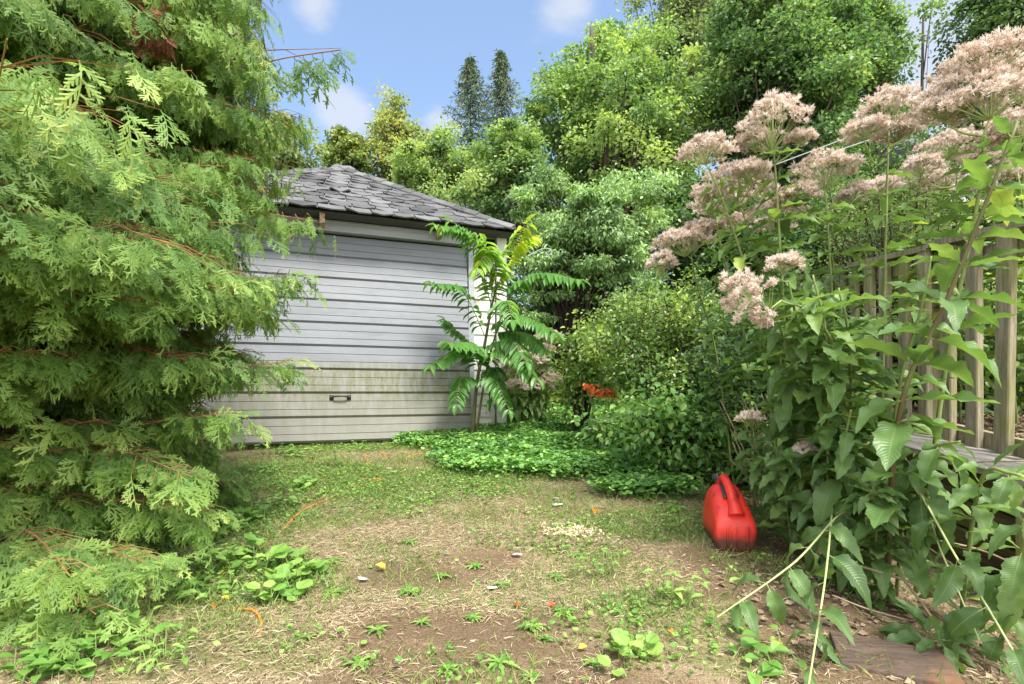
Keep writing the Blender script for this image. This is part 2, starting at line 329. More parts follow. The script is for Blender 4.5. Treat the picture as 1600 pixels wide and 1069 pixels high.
def door_mat():
    m, t, o = mat('painted_steel_door'); c0 = t.nodes.new('ShaderNodeTexCoord')
    sp = t.nodes.new('ShaderNodeSeparateXYZ'); t.links.new(c0.outputs['Object'], sp.inputs[0])
    z = sp.outputs[2]     # object space: 0 at the sill
    n1 = noise(t, objco(t, (.8, .8, 7)), 2.0, 6, .6); st = noise(t, objco(t, (9, 9, .7)), 2.2, 6, .65); n3 = noise(t, objco(t), 45, 4, .7)
    base = ramp(t, n1, [(.3, (.175, .185, .205)), (.7, (.225, .235, .255))])
    low = mixc(t, n3, (.19, .185, .16), (.28, .275, .25))
    zz = mth('ADD', z, mth('MULTIPLY', mth('SUBTRACT', st, .5, nt=t), .35, nt=t), nt=t)
    lowf = ramp(t, mth('MULTIPLY', zz, .5, nt=t), [(.36, (1, 1, 1)), (.42, (0, 0, 0))])
    c = mixc(t, lowf, base, low)
    # mildew, thickest just under half height
    band = ramp(t, mth('MULTIPLY', z, .5, nt=t), [(.0, (.15, .15, .15)), (.17, (.45, .45, .45)), (.26, (1, 1, 1)), (.36, (1, 1, 1)), (.43, (0, 0, 0))])
    md = ramp(t, st, [(.36, (0, 0, 0)), (.56, (1, 1, 1))]); sk = ramp(t, n3, [(.35, (.25, .25, .25)), (.6, (1, 1, 1))])
    f = mth('MULTIPLY', mth('MULTIPLY', band, md, nt=t), mth('MULTIPLY', sk, .92, nt=t), nt=t)
    c = mixc(t, f, c, (.115, .125, .04))
    pr = t.nodes.new('ShaderNodeBsdfPrincipled'); pr.inputs['Roughness'].default_value = .5; pr.inputs['Specular IOR Level'].default_value = .4
    t.links.new(c, pr.inputs['Base Color']); t.links.new(bump(t, mth('ADD', mth('MULTIPLY', n3, .1, nt=t), noise(t, objco(t), 2.3, 3), nt=t), .45, .03), pr.inputs['Normal']); t.links.new(pr.outputs[0], o.inputs[0])
    return m
M['door'] = door_mat()
def shingle_mat():
    m, t, o = mat('asphalt_shingle'); a = attr(t, 'tint').outputs['Fac']
    n = noise(t, objco(t), 150, 3, .8); n2 = noise(t, objco(t), 4, 5)
    f = mth('ADD', mth('MULTIPLY', a, .22, nt=t), mth('ADD', mth('MULTIPLY', n, .6, nt=t), mth('MULTIPLY', n2, .25, nt=t), nt=t), nt=t)
    pr = t.nodes.new('ShaderNodeBsdfPrincipled'); pr.inputs['Roughness'].default_value = .95; pr.inputs['Specular IOR Level'].default_value = .2
    t.links.new(ramp(t, f, [(.3, (.03, .03, .031)), (.55, (.11, .11, .112)), (.8, (.24, .24, .242))]), pr.inputs['Base Color'])
    t.links.new(bump(t, n, .6, .006), pr.inputs['Normal']); t.links.new(pr.outputs[0], o.inputs[0]); return m
M['shingle'] = shingle_mat()
def can_mat():
    m, t, o = mat('red_plastic_can'); c0 = t.nodes.new('ShaderNodeTexCoord')
    sp = t.nodes.new('ShaderNodeSeparateXYZ'); t.links.new(c0.outputs['Object'], sp.inputs[0]); z = sp.outputs[2]
    n = noise(t, objco(t), 14, 5); dr = noise(t, objco(t, (30, 30, 1.5)), 1.2, 3); spk = noise(t, objco(t), 160, 2)
    red = mixc(t, n, (.62, .018, .012), (.72, .05, .03))
    red = mixc(t, mth('MULTIPLY', ramp(t, dr, [(.55, (0, 0, 0)), (.65, (1, 1, 1))]), .6, nt=t), red, (.3, .004, .008))
    red = mixc(t, mth('MULTIPLY', ramp(t, spk, [(.64, (0, 0, 0)), (.7, (1, 1, 1))]), .7, nt=t), red, (.12, .02, .012))
    zz = mth('ADD', z, mth('MULTIPLY', mth('SUBTRACT', n, .5, nt=t), .07, nt=t), nt=t)
    f = ramp(t, mth('MULTIPLY', zz, 4.0, nt=t), [(.22, (1, 1, 1)), (.42, (0, 0, 0))])
    c = mixc(t, mth('MULTIPLY', f, .92, nt=t), red, (.05, .028, .02))
    pr = t.nodes.new('ShaderNodeBsdfPrincipled'); t.links.new(c, pr.inputs['Base Color'])
    rr = mth('ADD', .28, mth('MULTIPLY', n, .25, nt=t), nt=t); t.links.new(rr, pr.inputs['Roughness'])
    t.links.new(bump(t, spk, .1, .002), pr.inputs['Normal']); t.links.new(pr.outputs[0], o.inputs[0]); return m
M['can'] = can_mat()
def board_mat():
    m, t, o = mat('rotten_board'); n = noise(t, objco(t, (2.5, 16, 6)), 3, 9, .75, 1.2); n2 = noise(t, objco(t), 3.2, 5, .6, .3)
    c = ramp(t, n, [(.3, (.035, .022, .015)), (.6, (.13, .085, .06)), (.8, (.24, .17, .12))])
    c0 = t.nodes.new('ShaderNodeTexCoord'); sp = t.nodes.new('ShaderNodeSeparateXYZ'); t.links.new(c0.outputs['Object'], sp.inputs[0])
    f = ramp(t, mth('ADD', mth('MULTIPLY', n2, 1.0, nt=t), mth('MULTIPLY', sp.outputs[0], 1.2, nt=t), nt=t), [(.58, (0, 0, 0)), (.78, (1, 1, 1))])
    c = mixc(t, mth('MULTIPLY', f, .7, nt=t), c, mixc(t, n, (.12, .05, .02), (.4, .2, .08)))
    pr = t.nodes.new('ShaderNodeBsdfPrincipled'); pr.inputs['Roughness'].default_value = .8
    t.links.new(c, pr.inputs['Base Color']); t.links.new(bump(t, n, .8, .01), pr.inputs['Normal']); t.links.new(pr.outputs[0], o.inputs[0]); return m
M['board'] = board_mat()

# ------------------------------------------------------------------ leaf templates
def T_diamond(w=.36, fold=.1, droop=.1):
    v = np.array([[0, 0, 0], [w, .42, fold], [0, 1, -droop], [-w, .42, fold]]); return v, [np.array([[0, 1, 2], [0, 2, 3]])], v[:, :2].copy()
def T_leaf(w=.25, n=5, fold=.12, droop=.3, serr=0, wave=.0, seed=0, cols=2, p=.8):
    r = np.random.default_rng(seed); t = np.linspace(0, 1, n + 1)
    hw = w * np.sin(np.pi * t ** p) ** .85; hw[0] = .012; hw[-1] = .002
    us = np.linspace(-1, 1, 2 * cols + 1) if cols > 0 else np.array([-1, 0, 1.])
    V = []; UV = []; ph = r.random(2) * 6
    for i, ti in enumerate(t):
        for u in us:
            ww = hw[i] * (1 + (serr if i % 2 else -serr) * (abs(u) > .9))
            z = fold * abs(u) * hw[i] / max(w, 1e-6) - droop * ti ** 2 + wave * math.sin(ti * 17 + ph[0] + (2 if u > 0 else 0)) * abs(u) ** 2 * hw[i] / w
            y = ti - droop * .25 * ti ** 3
            V.append((u * ww, y, z)); UV.append((u, ti))
    k = len(us); Fq = []
    for i in range(n):
        for j in range(k - 1): a = i * k + j; Fq.append((a, a + 1, a + k + 1, a + k))
    return np.array(V), [np.array(Fq)], np.array(UV)
def T_round(r0=.5, k=8, cup=.12):
    V = [(0, .1, 0)]; UV = [(0, 0)]
    for i in range(k + 1):
        a = math.radians(-65 + (360 - 50) * i / k - 90 + 65 + 25); rr = r0 * (1 + (.1 if i % 2 else -.06))
        V.append((math.cos(a) * rr, .5 + math.sin(a) * rr, cup * (1 + .5 * math.sin(i * 2)))); UV.append((math.cos(a), .5 + .5 * math.sin(a)))
    return np.array(V), [np.array([(0, i, i + 1) for i in range(1, k + 1)])], np.array(UV)
def T_frond(seed, npin=15, droop=.28):
    r = np.random.default_rng(seed); V = []; Fq = []
    def strip(a, b, w0, w1):
        d = np.array(b) - np.array(a); L = np.hypot(d[0], d[1]) + 1e-9; nx, ny = -d[1] / L, d[0] / L; i = len(V)
        V.extend([(a[0] + nx * w0, a[1] + ny * w0, a[2]), (a[0] - nx * w0, a[1] - ny * w0, a[2]), (b[0] - nx * w1, b[1] - ny * w1, b[2]), (b[0] + nx * w1, b[1] + ny * w1, b[2])]); Fq.append((i, i + 1, i + 2, i + 3))
    def zf(x, y): return -droop * y * y - .3 * abs(x) ** 1.5 + .0
    def pt(x, y): return (x, y, zf(x, y) + r.normal(0, .006))
    pr = pt(0, 0); bend = r.normal(0, .2)
    for i in range(npin):
        t = (i + 1) / (npin + 1); q = pt(bend * t * t, t); strip(pr, q, .012, .011); pr = q
        sd = 1 if i % 2 else -1
        if r.random() < .12: continue
        Lp = (.5 * (1 - t) ** .75 + .08) * (1 - math.exp(-t * 9)) * r.uniform(.45, 1.3); an = math.radians(r.uniform(42, 56))
        dx, dy = sd * math.sin(an), math.cos(an); ns = max(2, int(Lp / .085)); p0 = q
        for j in range(ns):
            s = (j + 1) / ns; c = pt(q[0] + dx * Lp * s, q[1] + dy * Lp * s + .08 * Lp * s * s); strip(p0, c, .022, .024 if j < ns - 1 else .012)
            if j < ns - 1:
                for s2 in (1, -1):
                    ls = (.13 * (1 - s) + .06) * r.uniform(.6, 1.4); a2 = math.atan2(dx, dy) + s2 * math.radians(40)
                    e = pt(c[0] + math.sin(a2) * ls, c[1] + math.cos(a2) * ls); strip(c, e, .024, .014)
            p0 = c
    strip(pr, pt(bend * 1.1, 1.04), .011, .004)
    V = np.array(V); return V, [np.array(Fq)], V[:, :2].copy()
FR = [T_frond(i, 8 + i % 3, .1 + .14 * (i % 4)) for i in range(10)]
DIA = T_diamond(); NARROW = T_diamond(.12, .03, .15)
LONG = T_leaf(.2, 3, .1, .35, cols=0)
OVATE = T_leaf(.3, 4, .12, .25, cols=0, seed=1)
JOE = [T_leaf(.185 + .015 * (i % 3), 14, .07 + .025 * (i % 3), .1 + .15 * i, .09, .055, i, 2, .78) for i in range(6)]
ROUND = T_round()
BLADE = (np.array([[-.5, 0, 0], [.5, 0, 0], [.4, .5, -.04], [-.4, .5, -.04], [0, 1, -.25]]) * [[.045, 1, 1]], [np.array([[0, 1, 2, 3]]), np.array([[3, 2, 4]])], np.zeros((5, 2)))

# ------------------------------------------------------------------ ground
def ell(x, y, L):
    m = np.zeros_like(np.asarray(x, float))
    for (px, py, rx, ry, s) in L:
        g = G(px, py); q = ((x - g[0]) / rx) ** 2 + ((y - g[1]) / ry) ** 2
        m = np.maximum(m, s * (1 - sst(.5, 1.2, np.sqrt(q))))
    return m
GREEN = [(470, 745, 1.0, .55, 1), (360, 820, .55, .5, 1), (390, 910, .38, .3, .9), (300, 1010, .28, .2, .5), (640, 770, .9, .4, .8), (740, 745, .7, .4, .9), (560, 800, .5, .3, .5), (900, 870, .3, .2, .55), (1020, 820, .4, .3, .8),
         (540, 700, 1.2, .3, .8), (870, 600, 3, 3, 1), (900, 900, .3, .15, .4), (450, 1020, .3, .15, .5), (1060, 960, .35, .25, .7), (960, 990, .3, .12, .45), (640, 1020, .2, .1, .4), (200, 900, .6, .6, .5), (0, 700, 2, 2, .6), (1090, 1040, .3, .12, .6)]
SOIL = [(700, 1000, .5, .2, 1), (860, 1000, .45, .2, .9), (650, 900, .35, .18, .9), (760, 880, .5, .15, .6), (1190, 840, .38, .5, 1), (1130, 880, .25, .25, 1), (1180, 800, .35, .4, 1), (1230, 950, .5, .4, 1), (1350, 980, .7, .6, 1), (1130, 740, .6, .5, 1), (960, 1060, .4, .12, .8), (1300, 800, .8, .8, 1), (600, 1060, .3, .1, .7), (600, 960, .2, .08, .5)]
def cover(x, y):
    """0 = soil, .5 = dry thatch, 1 = green"""
    g = ell(x, y, GREEN); s = ell(x, y, SOIL); far = sst(4.6, 6.5, y)
    g = np.maximum(g, far); s = s * (1 - far)
    return np.clip(.5 + .5 * g - .5 * s, 0, 1), g, s
xs = np.concatenate([np.linspace(-90, -5, 22)[:-1], np.linspace(-5, 5, 260), np.linspace(5, 90, 22)[1:]])
ys = np.concatenate([np.linspace(-40, -.5, 12)[:-1], np.linspace(-.5, 9, 250), np.linspace(9, 130, 34)[1:]])
XX, YY = np.meshgrid(xs, ys); cv, _, _ = cover(XX.ravel(), YY.ravel())
gm = MB(); nx, ny = len(xs), len(ys)
i = (np.arange(ny - 1)[:, None] * nx + np.arange(nx - 1)[None]).ravel()
gm.add(np.stack([XX.ravel(), YY.ravel(), gz(XX, YY).ravel()], -1), np.stack([i, i + 1, i + nx + 1, i + nx], -1), cv)
go = gm.build('ground', M['ground'], smooth=True); tag(go, kind='structure')

def on_ground(n, x0, x1, y0, y1):
    x = R.uniform(x0, x1, n); y = R.uniform(y0, y1, n); return x, y
def gpos(x, y, dz=0): return np.stack([x, y, gz(x, y) + dz], -1)
def rdir(n, up=0.3): a = rot(n) * 2 * np.pi; v = np.stack([np.cos(a), np.sin(a), np.zeros(n)], -1); v[:, 2] = up; return nrm(v)
def vis(x, y, m=.15): return np.abs(x) < y * 1.05 + m
# dry grass
mb = MB(); n = 300000; x, y = on_ground(n, -2.6, 2.2, 1.1, 5.4); c, g, s = cover(x, y); p = fbm(x, y, 3.2, 11)
keep = vis(x, y) & (rot(n) < np.clip(.95 - 1.08 * s + (p - .5) * 2.2, 0.06, 1)) & (rot(n) < 1.25 - .6 * g)
x, y = x[keep], y[keep]; n = len(x); d = rdir(n); d[:, 2] = R.normal(.12, .18, n)
scatter(mb, (BLADE[0] * [[1.6, 1, 1]], BLADE[1], BLADE[2]), gpos(x, y, .002 + .012 * rot(n)), d, rdir(n, 1.5), R.uniform(.012, .045, n), np.clip(R.normal(.45, .28, n), 0, 1))
tag(mb.build('dry_grass', M['straw']), 'dry straw coloured grass lying over the soil', 'dry grass', kind='stuff')
# green grass
mb = MB(); n = 190000; x, y = on_ground(n, -3.2, 2.2, 1.1, 6.0); c, g, s = cover(x, y); p = fbm(x, y, 2.6, 21)
keep = vis(x, y) & (rot(n) < np.clip((p - .44) * 2.4 + .8 * g + .12 - .5 * s, 0.03, 1))
x, y = x[keep], y[keep]; n = len(x); d = rdir(n); d[:, 2] = R.uniform(.3, 2.0, n)
scatter(mb, (BLADE[0] * [[1.3, 1, 1]], BLADE[1], BLADE[2]), gpos(x, y), d, rdir(n, .3), R.uniform(.02, .075, n) * (.7 + .5 * fbm(x, y, 2, 30)), np.clip(R.normal(.5, .25, n), 0, 1))
n = 60000; x = R.uniform(-1, 4.2, n); y = R.uniform(6, 14, n)
d = rdir(n); d[:, 2] = R.uniform(.5, 2, n)
scatter(mb, (BLADE[0] * [[3, 1, 1]], BLADE[1], BLADE[2]), gpos(x, y), d, rdir(n, .3), R.uniform(.05, .11, n), np.clip(R.normal(.6, .25, n), 0, 1))
tag(mb.build('green_grass', M['grass']), 'short green grass growing in patches over the yard', 'grass', kind='stuff')
# clover and chickweed
mb = MB(); n = 85000; x, y = on_ground(n, -3.2, 2.0, 1.2, 5.6); c, g, s = cover(x, y); p = fbm(x, y, 2.2, 41)
keep = vis(x, y) & (rot(n) < np.clip((p - .57) * 2.2 + .9 * g * (p > .38) - .2 * s, .01, 1) * .9)
x, y = x[keep], y[keep]; n = len(x); 
scatter(mb, ROUND, gpos(x, y, .005 + .03 * rot(n)), rdir(n, .2), rdir(n, 2.2), R.uniform(.008, .022, n), np.clip(R.normal(.55, .25, n), 0, 1))
tag(mb.build('clover_cover', M['weed']), 'low clover and chickweed leaves between the grass', 'ground cover', kind='stuff')
# ground ivy patch right of the garage door
mb = MB(); n = 90000; x, y = on_ground(n, -1.3, 2.4, 3.3, 8.2)
m = ell(x, y, [(790, 725, .6, .5, 1), (860, 735, .5, .4, 1), (960, 735, .5, .4, 1), (800, 705, .75, .75, 1), (900, 690, .75, .9, 1), (1000, 700, .6, .8, 1), (700, 690, .55, .5, 1), (1010, 772, .38, .25, 1), (820, 660, .6, 1.3, 1), (1060, 740, .35, .4, .8), (910, 730, .5, .35, 1), (760, 720, .45, .3, .9), (900, 630, .8, 1.5, 1)])
keep = vis(x, y) & (rot(n) < m * 1.3) & ~((x * .3453 - y * .9385 < (-.116) * .3453 - 6.2 * .9385 + .02) & (x < -.1))
x, y = x[keep], y[keep]; n = len(x); hgt = .05 + .12 * fbm(x, y, 2.2, 9)
scatter(mb, ROUND, gpos(x, y, 0) + np.stack([0 * x, 0 * x, hgt * np.sqrt(rot(n))], -1), rdir(n, .0), rdir(n, 1.6), R.uniform(.022, .048, n), np.clip(R.normal(.5, .25, n), 0, 1))
tag(mb.build('ground_ivy', M['ivy']), 'thick patch of small leaved ground ivy right of the garage door', 'ground ivy', kind='stuff')

# ------------------------------------------------------------------ garage
A0 = np.array([-.116, 6.2]); U2 = np.array([-.9385, -.3453]); O2 = np.array([.3453, -.9385])
def W(s, o, z): q = A0 + U2 * s + O2 * o; return np.array([q[0], q[1], z])
BASE = .42; WT = 2.95; WID = 3.55; DEP = 5.5
gar = empty('garage', W(WID / 2, -DEP / 2, .5), 'small old garage with a grey hipped shingle roof and pale clapboard walls', 'garage')
def inv(o, parent):   # keep world placement under a moved empty
    o.location = Vector(o.location) - parent.location; return o
GL = np.array(gar.location)
def gpart(mb, name, m, parent=None, origin=None, smooth=False):
    origin = GL if origin is None else np.asarray(origin, float)
    o = mb.build(name, m, None, smooth, loc=origin)
    if parent is None: o.parent = gar; o.location = Vector(origin) - gar.location
    else: o.parent = parent; o.location = Vector(origin) - Vector(parent['_org'])
    return o
u3 = np.array([*U2, 0]); o3 = np.array([*O2, 0]); z3 = np.array([0, 0, 1.])
mb = MB()
def clap(s0, s1, z0, z1, o=0):     # clapboards: each course leans outward at its foot
    z = z0
    while z < z1 - .01:
        h = min(.14, z1 - z); a, b = W(s0, o, z), W(s1, o, z)
        V = [a + o3 * .016, b + o3 * .016, b + o3 * .002 + z3 * h, a + o3 * .002 + z3 * h, a - o3 * .02, b - o3 * .02, b - o3 * .02 + z3 * h, a - o3 * .02 + z3 * h]
        mb.add(V, np.array([[1, 0, 3, 2], [4, 5, 6, 7], [0, 1, 5, 4], [2, 3, 7, 6], [0, 4, 7, 3], [5, 1, 2, 6]])); z += h
clap(.10, .40, BASE, 2.70); clap(3.10, 3.45, BASE, 2.70)
for s in (0.02, WID - .02):         # side walls
    box(mb, W(s, -.03, BASE), u3 * (.03 if s < 1 else -.03), -o3 * (DEP - .1), z3 * (WT - BASE - .1))
box(mb, W(0, -DEP, BASE), u3 * WID, o3 * .03, z3 * (WT - BASE - .1))
gpart(mb, 'wall', M['cream'])
for s_, g_ in ((-.035, 1), (WID + .035, -1)):
    mb = MB(); box(mb, W(s_, .05, BASE), u3 * .12 * g_, -o3 * .07, z3 * (2.86 - BASE)); gpart(mb, 'corner_post', M['cream'])
mb = MB(); box(mb, W(0.09, .02, 2.835), u3 * (WID - .18), -o3 * .05, z3 * .13); gpart(mb, 'frieze_board', M['soffit'])
mb = MB(); box(mb, W(0.35, .065, 2.715), u3 * (2.85), -o3 * .12, z3 * .118); box(mb, W(0.36, .072, 2.79), u3 * 2.83, -o3 * .01, z3 * .03)
bevel(gpart(mb, 'lintel', M['greypaint']), .004)
for s_ in (.365, 3.07):
    mb = MB(); box(mb, W(s_, .045, BASE), u3 * .07, -o3 * .14, z3 * (2.713 - BASE)); bevel(gpart(mb, 'door_frame', M['greypaint']), .004)
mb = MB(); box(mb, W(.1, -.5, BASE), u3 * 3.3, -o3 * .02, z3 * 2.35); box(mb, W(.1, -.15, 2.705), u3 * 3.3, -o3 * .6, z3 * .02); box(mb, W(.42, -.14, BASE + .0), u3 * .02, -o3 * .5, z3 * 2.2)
gpart(mb, 'dark_interior', M['dark_in'])  # near-black panels stand in for the unlit space behind the door
# the door, leaning out at its foot
DB, DT = np.array([.36, .49]), np.array([-.04, 2.70])     # (offset, z) of the foot and the head
mb = MB(); ns = 9; dv = (DT - DB); L = np.linalg.norm(dv); dv /= L; dn = np.array([dv[1], -dv[0]])
def D(s, v, e): q = DB + dv * v + dn * e; return W(s, q[0], q[1])
prof = []
for k in range(ns):
    v0 = L * k / ns; h = L / ns; st = h / 3
    prof += [(v0 + .001, -.012), (v0 + .012, .004 + .0)]
    for q in range(3):
        a = v0 + st * q; b = v0 + st * (q + 1)
        if q: prof += [(a + .0025, .008), (a + .004, .0115)]
        else: prof += [(a + .02, .012)]
        if q < 2: prof += [(b - .0015, .0105), (b + .000, .004)]
        else: prof += [(b - .006, .011), (b - .004, -.018)]
prof = np.array(prof)
sr = np.linspace(0, 1, 14); V = []
for (v, e) in prof:
    for q in sr:
        s = (.49 - .05 * v / L) * (1 - q) + 3.08 * q
        V.append(D(s, v, e + .004 * math.sin(q * 9 + v * 3)))
V = np.array(V); k = len(sr); m_ = len(prof)
i = (np.arange(m_ - 1)[:, None] * k + np.arange(k - 1)[None]).ravel()
mb.add(V, np.stack([i, i + k, i + k + 1, i + 1], -1)[:, ::-1])
box(mb, D(.488, 0.0, -.014), u3 * 2.59, (D(0, L, 0) - D(0, 0, 0)) * .999, (D(0, 0, -1) - D(0, 0, 0)) * .03)
org = W(1.8, .3, .49)
door = gpart(mb, 'garage_door', M['door'], origin=org); door['_org'] = list(org)
mb = MB()   # pull handle
def hd(s, v, e): return D(s, v, e)
hs, hv = 0, 0
best = None
for s in np.arange(.5, 3, .01):
    q = D(s, L * 2 / 9, 0)
    if best is None or abs(800 + F * q[0] / q[1] - 531) < best[0]: best = (abs(800 + F * q[0] / q[1] - 531), s)
hs = best[1]; hv = L * 2 / 9 - .045
for sg in (-1, 1):
    box(mb, D(hs + sg * .085 - .02, hv - .025, .012), u3 * .04, D(0, .05, 0) - D(0, 0, 0), (D(0, 0, 1) - D(0, 0, 0)) * .012)
tube(mb, spl([D(hs - .085, hv, .02), D(hs - .06, hv + .004, .05), D(hs, hv + .008, .06), D(hs + .06, hv + .004, .05), D(hs + .085, hv, .02)], 13), .009, 8)
gpart(mb, 'handle', M['black'], door, D(hs, hv, .01), True)
del door['_org']
# roof
EZ, OH, SOH = 2.87, .30, .06
rs0, rs1 = -SOH, WID + SOH; rw = rs1 - rs0; apex_s = (rs0 + rs1) / 2; run = rw / 2; RISE = 1.17
def RF(s, t):   # front slope: s along the eave, t = 0 eave .. 1 apex
    return W(s, OH - run * t, EZ + RISE * t)
back_o = OH - DEP - .5
ridge_len_o = OH - run; back_ap = back_o + run
mb = MB()
pA, pB, pC, pD = W(rs0, OH, EZ), W(rs1, OH, EZ), W(rs1, back_o, EZ), W(rs0, back_o, EZ); r1, r2 = W(apex_s, ridge_len_o, EZ + RISE), W(apex_s, back_ap, EZ + RISE)
mb.add([pA, pB, pC, pD, r1, r2], [np.array([[1, 0, 4], [3, 2, 5]]), np.array([[0, 3, 5, 4], [2, 1, 4, 5]])])
mb.add([p - z3 * .03 for p in (pA, pB, pC, pD)], np.array([[0, 1, 2, 3]]))
deck = gpart(mb, 'roof', M['shingle']); deck['_org'] = list(GL)
def shingles(mb, P0, P1, up, run_h, nrows, nv, clipL, clipR, seed):
    """courses on a slope; P0-P1 eave line, up = full slope vector, clip = slant of the sides"""
    r = np.random.default_rng(seed); e = P1 - P0; EL = np.linalg.norm(e); e = e / EL; SL = np.linalg.norm(up); uu = up / SL
    ex = SL / nrows
    for j in range(nrows):
        t0 = (j * ex) / SL; x = -r.random() * .28
        while x < EL:
            wd = .25 + r.uniform(-.03, .03); lo = j * ex - .03 - r.random() * .02; hi = j * ex + ex + .03
            a, b = x + .006, x + wd - .006; x += wd
            lim0 = clipL * max(lo, 0) / SL; lim1 = EL - clipR * max(lo, 0) / SL
            lt0 = clipL * min(hi, SL) / SL; lt1 = EL - clipR * min(hi, SL) / SL
            if b < lim0 + .02 or a > lim1 - .02: continue
            a0, b0 = max(a, lim0), min(b, lim1); a1, b1 = min(max(a, lt0), b0), max(min(b, lt1), a0)
            ch = min(.018, (b0 - a0) * .2); lift = .018 + r.random() * .010; cw = r.uniform(-.006, .010, 2) * (1 + (r.random() < .12) * 2)
            hi = min(hi, SL)
            top = [P0 + e * a1 + uu * hi + nv * .012, P0 + e * b1 + uu * hi + nv * .012,
                   P0 + e * b0 + uu * (lo + ch) + nv * (lift + cw[0]), P0 + e * (b0 - ch) + uu * lo + nv * (lift + cw[0] + .004), P0 + e * (a0 + b0) / 2 + uu * lo + nv * (lift - .006),
                   P0 + e * (a0 + ch) + uu * lo + nv * (lift + cw[1] + .004), P0 + e * a0 + uu * (lo + ch) + nv * (lift + cw[1])]
            bot = [q - nv * (.014 if i > 1 else .008) for i, q in enumerate(top)]
            m7 = len(top); Fs = [np.array([list(range(m7))]), np.array([[m7 + q for q in range(m7)][::-1]]), np.array([[q, m7 + q, m7 + (q + 1) % m7, (q + 1) % m7] for q in range(m7)])]
            mb.add(top + bot, Fs, r.random())
mb = MB(); up = r1 - (pA + pB) / 2; nvf = np.cross(pB - pA, up); nvf /= np.linalg.norm(nvf); nvf *= np.sign(nvf[2])
shingles(mb, pA, pB, up, run, 14, nvf, run, run, 1)
# right slope (its hip edge shows over the front slope)
ups = r1 - W(rs0, OH - run, EZ); nvs = np.cross(pD - pA, ups); nvs /= np.linalg.norm(nvs); nvs *= np.sign(nvs[2])
shingles(mb, pA, pD, ups, run, 14, nvs, run, run, 2)
upl = r1 - W(rs1, OH - run, EZ); nvl = np.cross(pC - pB, upl); nvl /= np.linalg.norm(nvl); nvl *= np.sign(nvl[2])
shingles(mb, pB, pC, upl, run, 14, nvl, run, run, 3)
for (c0, sd_) in ((pA, 1), (pB, 2)):      # hip caps
    rr = np.random.default_rng(sd_); dd = r1 - c0; LL = np.linalg.norm(dd); dd /= LL; q = 0.02
    sdv = np.cross(dd, z3); sdv /= np.linalg.norm(sdv)
    while q < LL - .05:
        l_ = .24; p_ = c0 + dd * q + z3 * (.045 + rr.random() * .015)
        V = [p_ - sdv * .1 - z3 * .05, p_ + z3 * .012, p_ + sdv * .1 - z3 * .05, p_ + dd * l_ - sdv * .1 - z3 * .062, p_ + dd * l_, p_ + dd * l_ + sdv * .1 - z3 * .062]
        V += [v - z3 * .015 for v in V]
        mb.add(V, np.array([[0, 1, 4, 3], [1, 2, 5, 4], [6, 9, 10, 7], [7, 10, 11, 8], [0, 6, 7, 1], [1, 7, 8, 2], [0, 3, 9, 6], [2, 8, 11, 5]]), rr.random()); q += .17
gpart(mb, 'shingles', M['shingle'], deck)
del deck['_org']
for s, ln in ((.78, .27), (2.02, .26), (3.0, .26)):
    mb = MB(); box(mb, W(s, ln, EZ - .135), u3 * .05, -o3 * .4, z3 * .1); gpart(mb, 'rafter_tail', M['rawwood'])

# ------------------------------------------------------------------ plants: generic builders
def crown_leaves(mb, cc, cr, n, size, T, seed, flat=.55, up=.8, outw=.5, droop=.35, center=None, rnd=.7, tint=(.5, .22), shell=.5):
    """n leaves in every clump cc (k,3) of radius cr (k,)"""
    r = np.random.default_rng(seed); k = len(cc)
    idx = np.repeat(np.arange(k), n); m = len(idx)
    d = nrm(r.normal(size=(m, 3))); rad = r.random(m) ** shell
    rad = rad * np.where(r.random(m) < .12, 1.6, 1.0); off = d * rad[:, None] * cr[idx][:, None]; off[:, 2] *= flat
    p = cc[idx] + off; ctr = cc.mean(0) if center is None else center
    ow = nrm(p - ctr); ow2 = nrm(off + ow * cr[idx][:, None] * .3)
    Yd = ow2 * .7 + r.normal(size=(m, 3)) * .5; Yd[:, 2] -= droop
    Nn = r.normal(size=(m, 3)) * rnd + ow * outw; Nn[:, 2] += up
    ct = r.normal(0, tint[1] * .9, k)
    t = np.clip(tint[0] + ct[idx] + r.normal(0, tint[1], m), 0, 1)
    scatter(mb, T, p, Yd, Nn, r.uniform(.7, 1.3, m) * size, t)
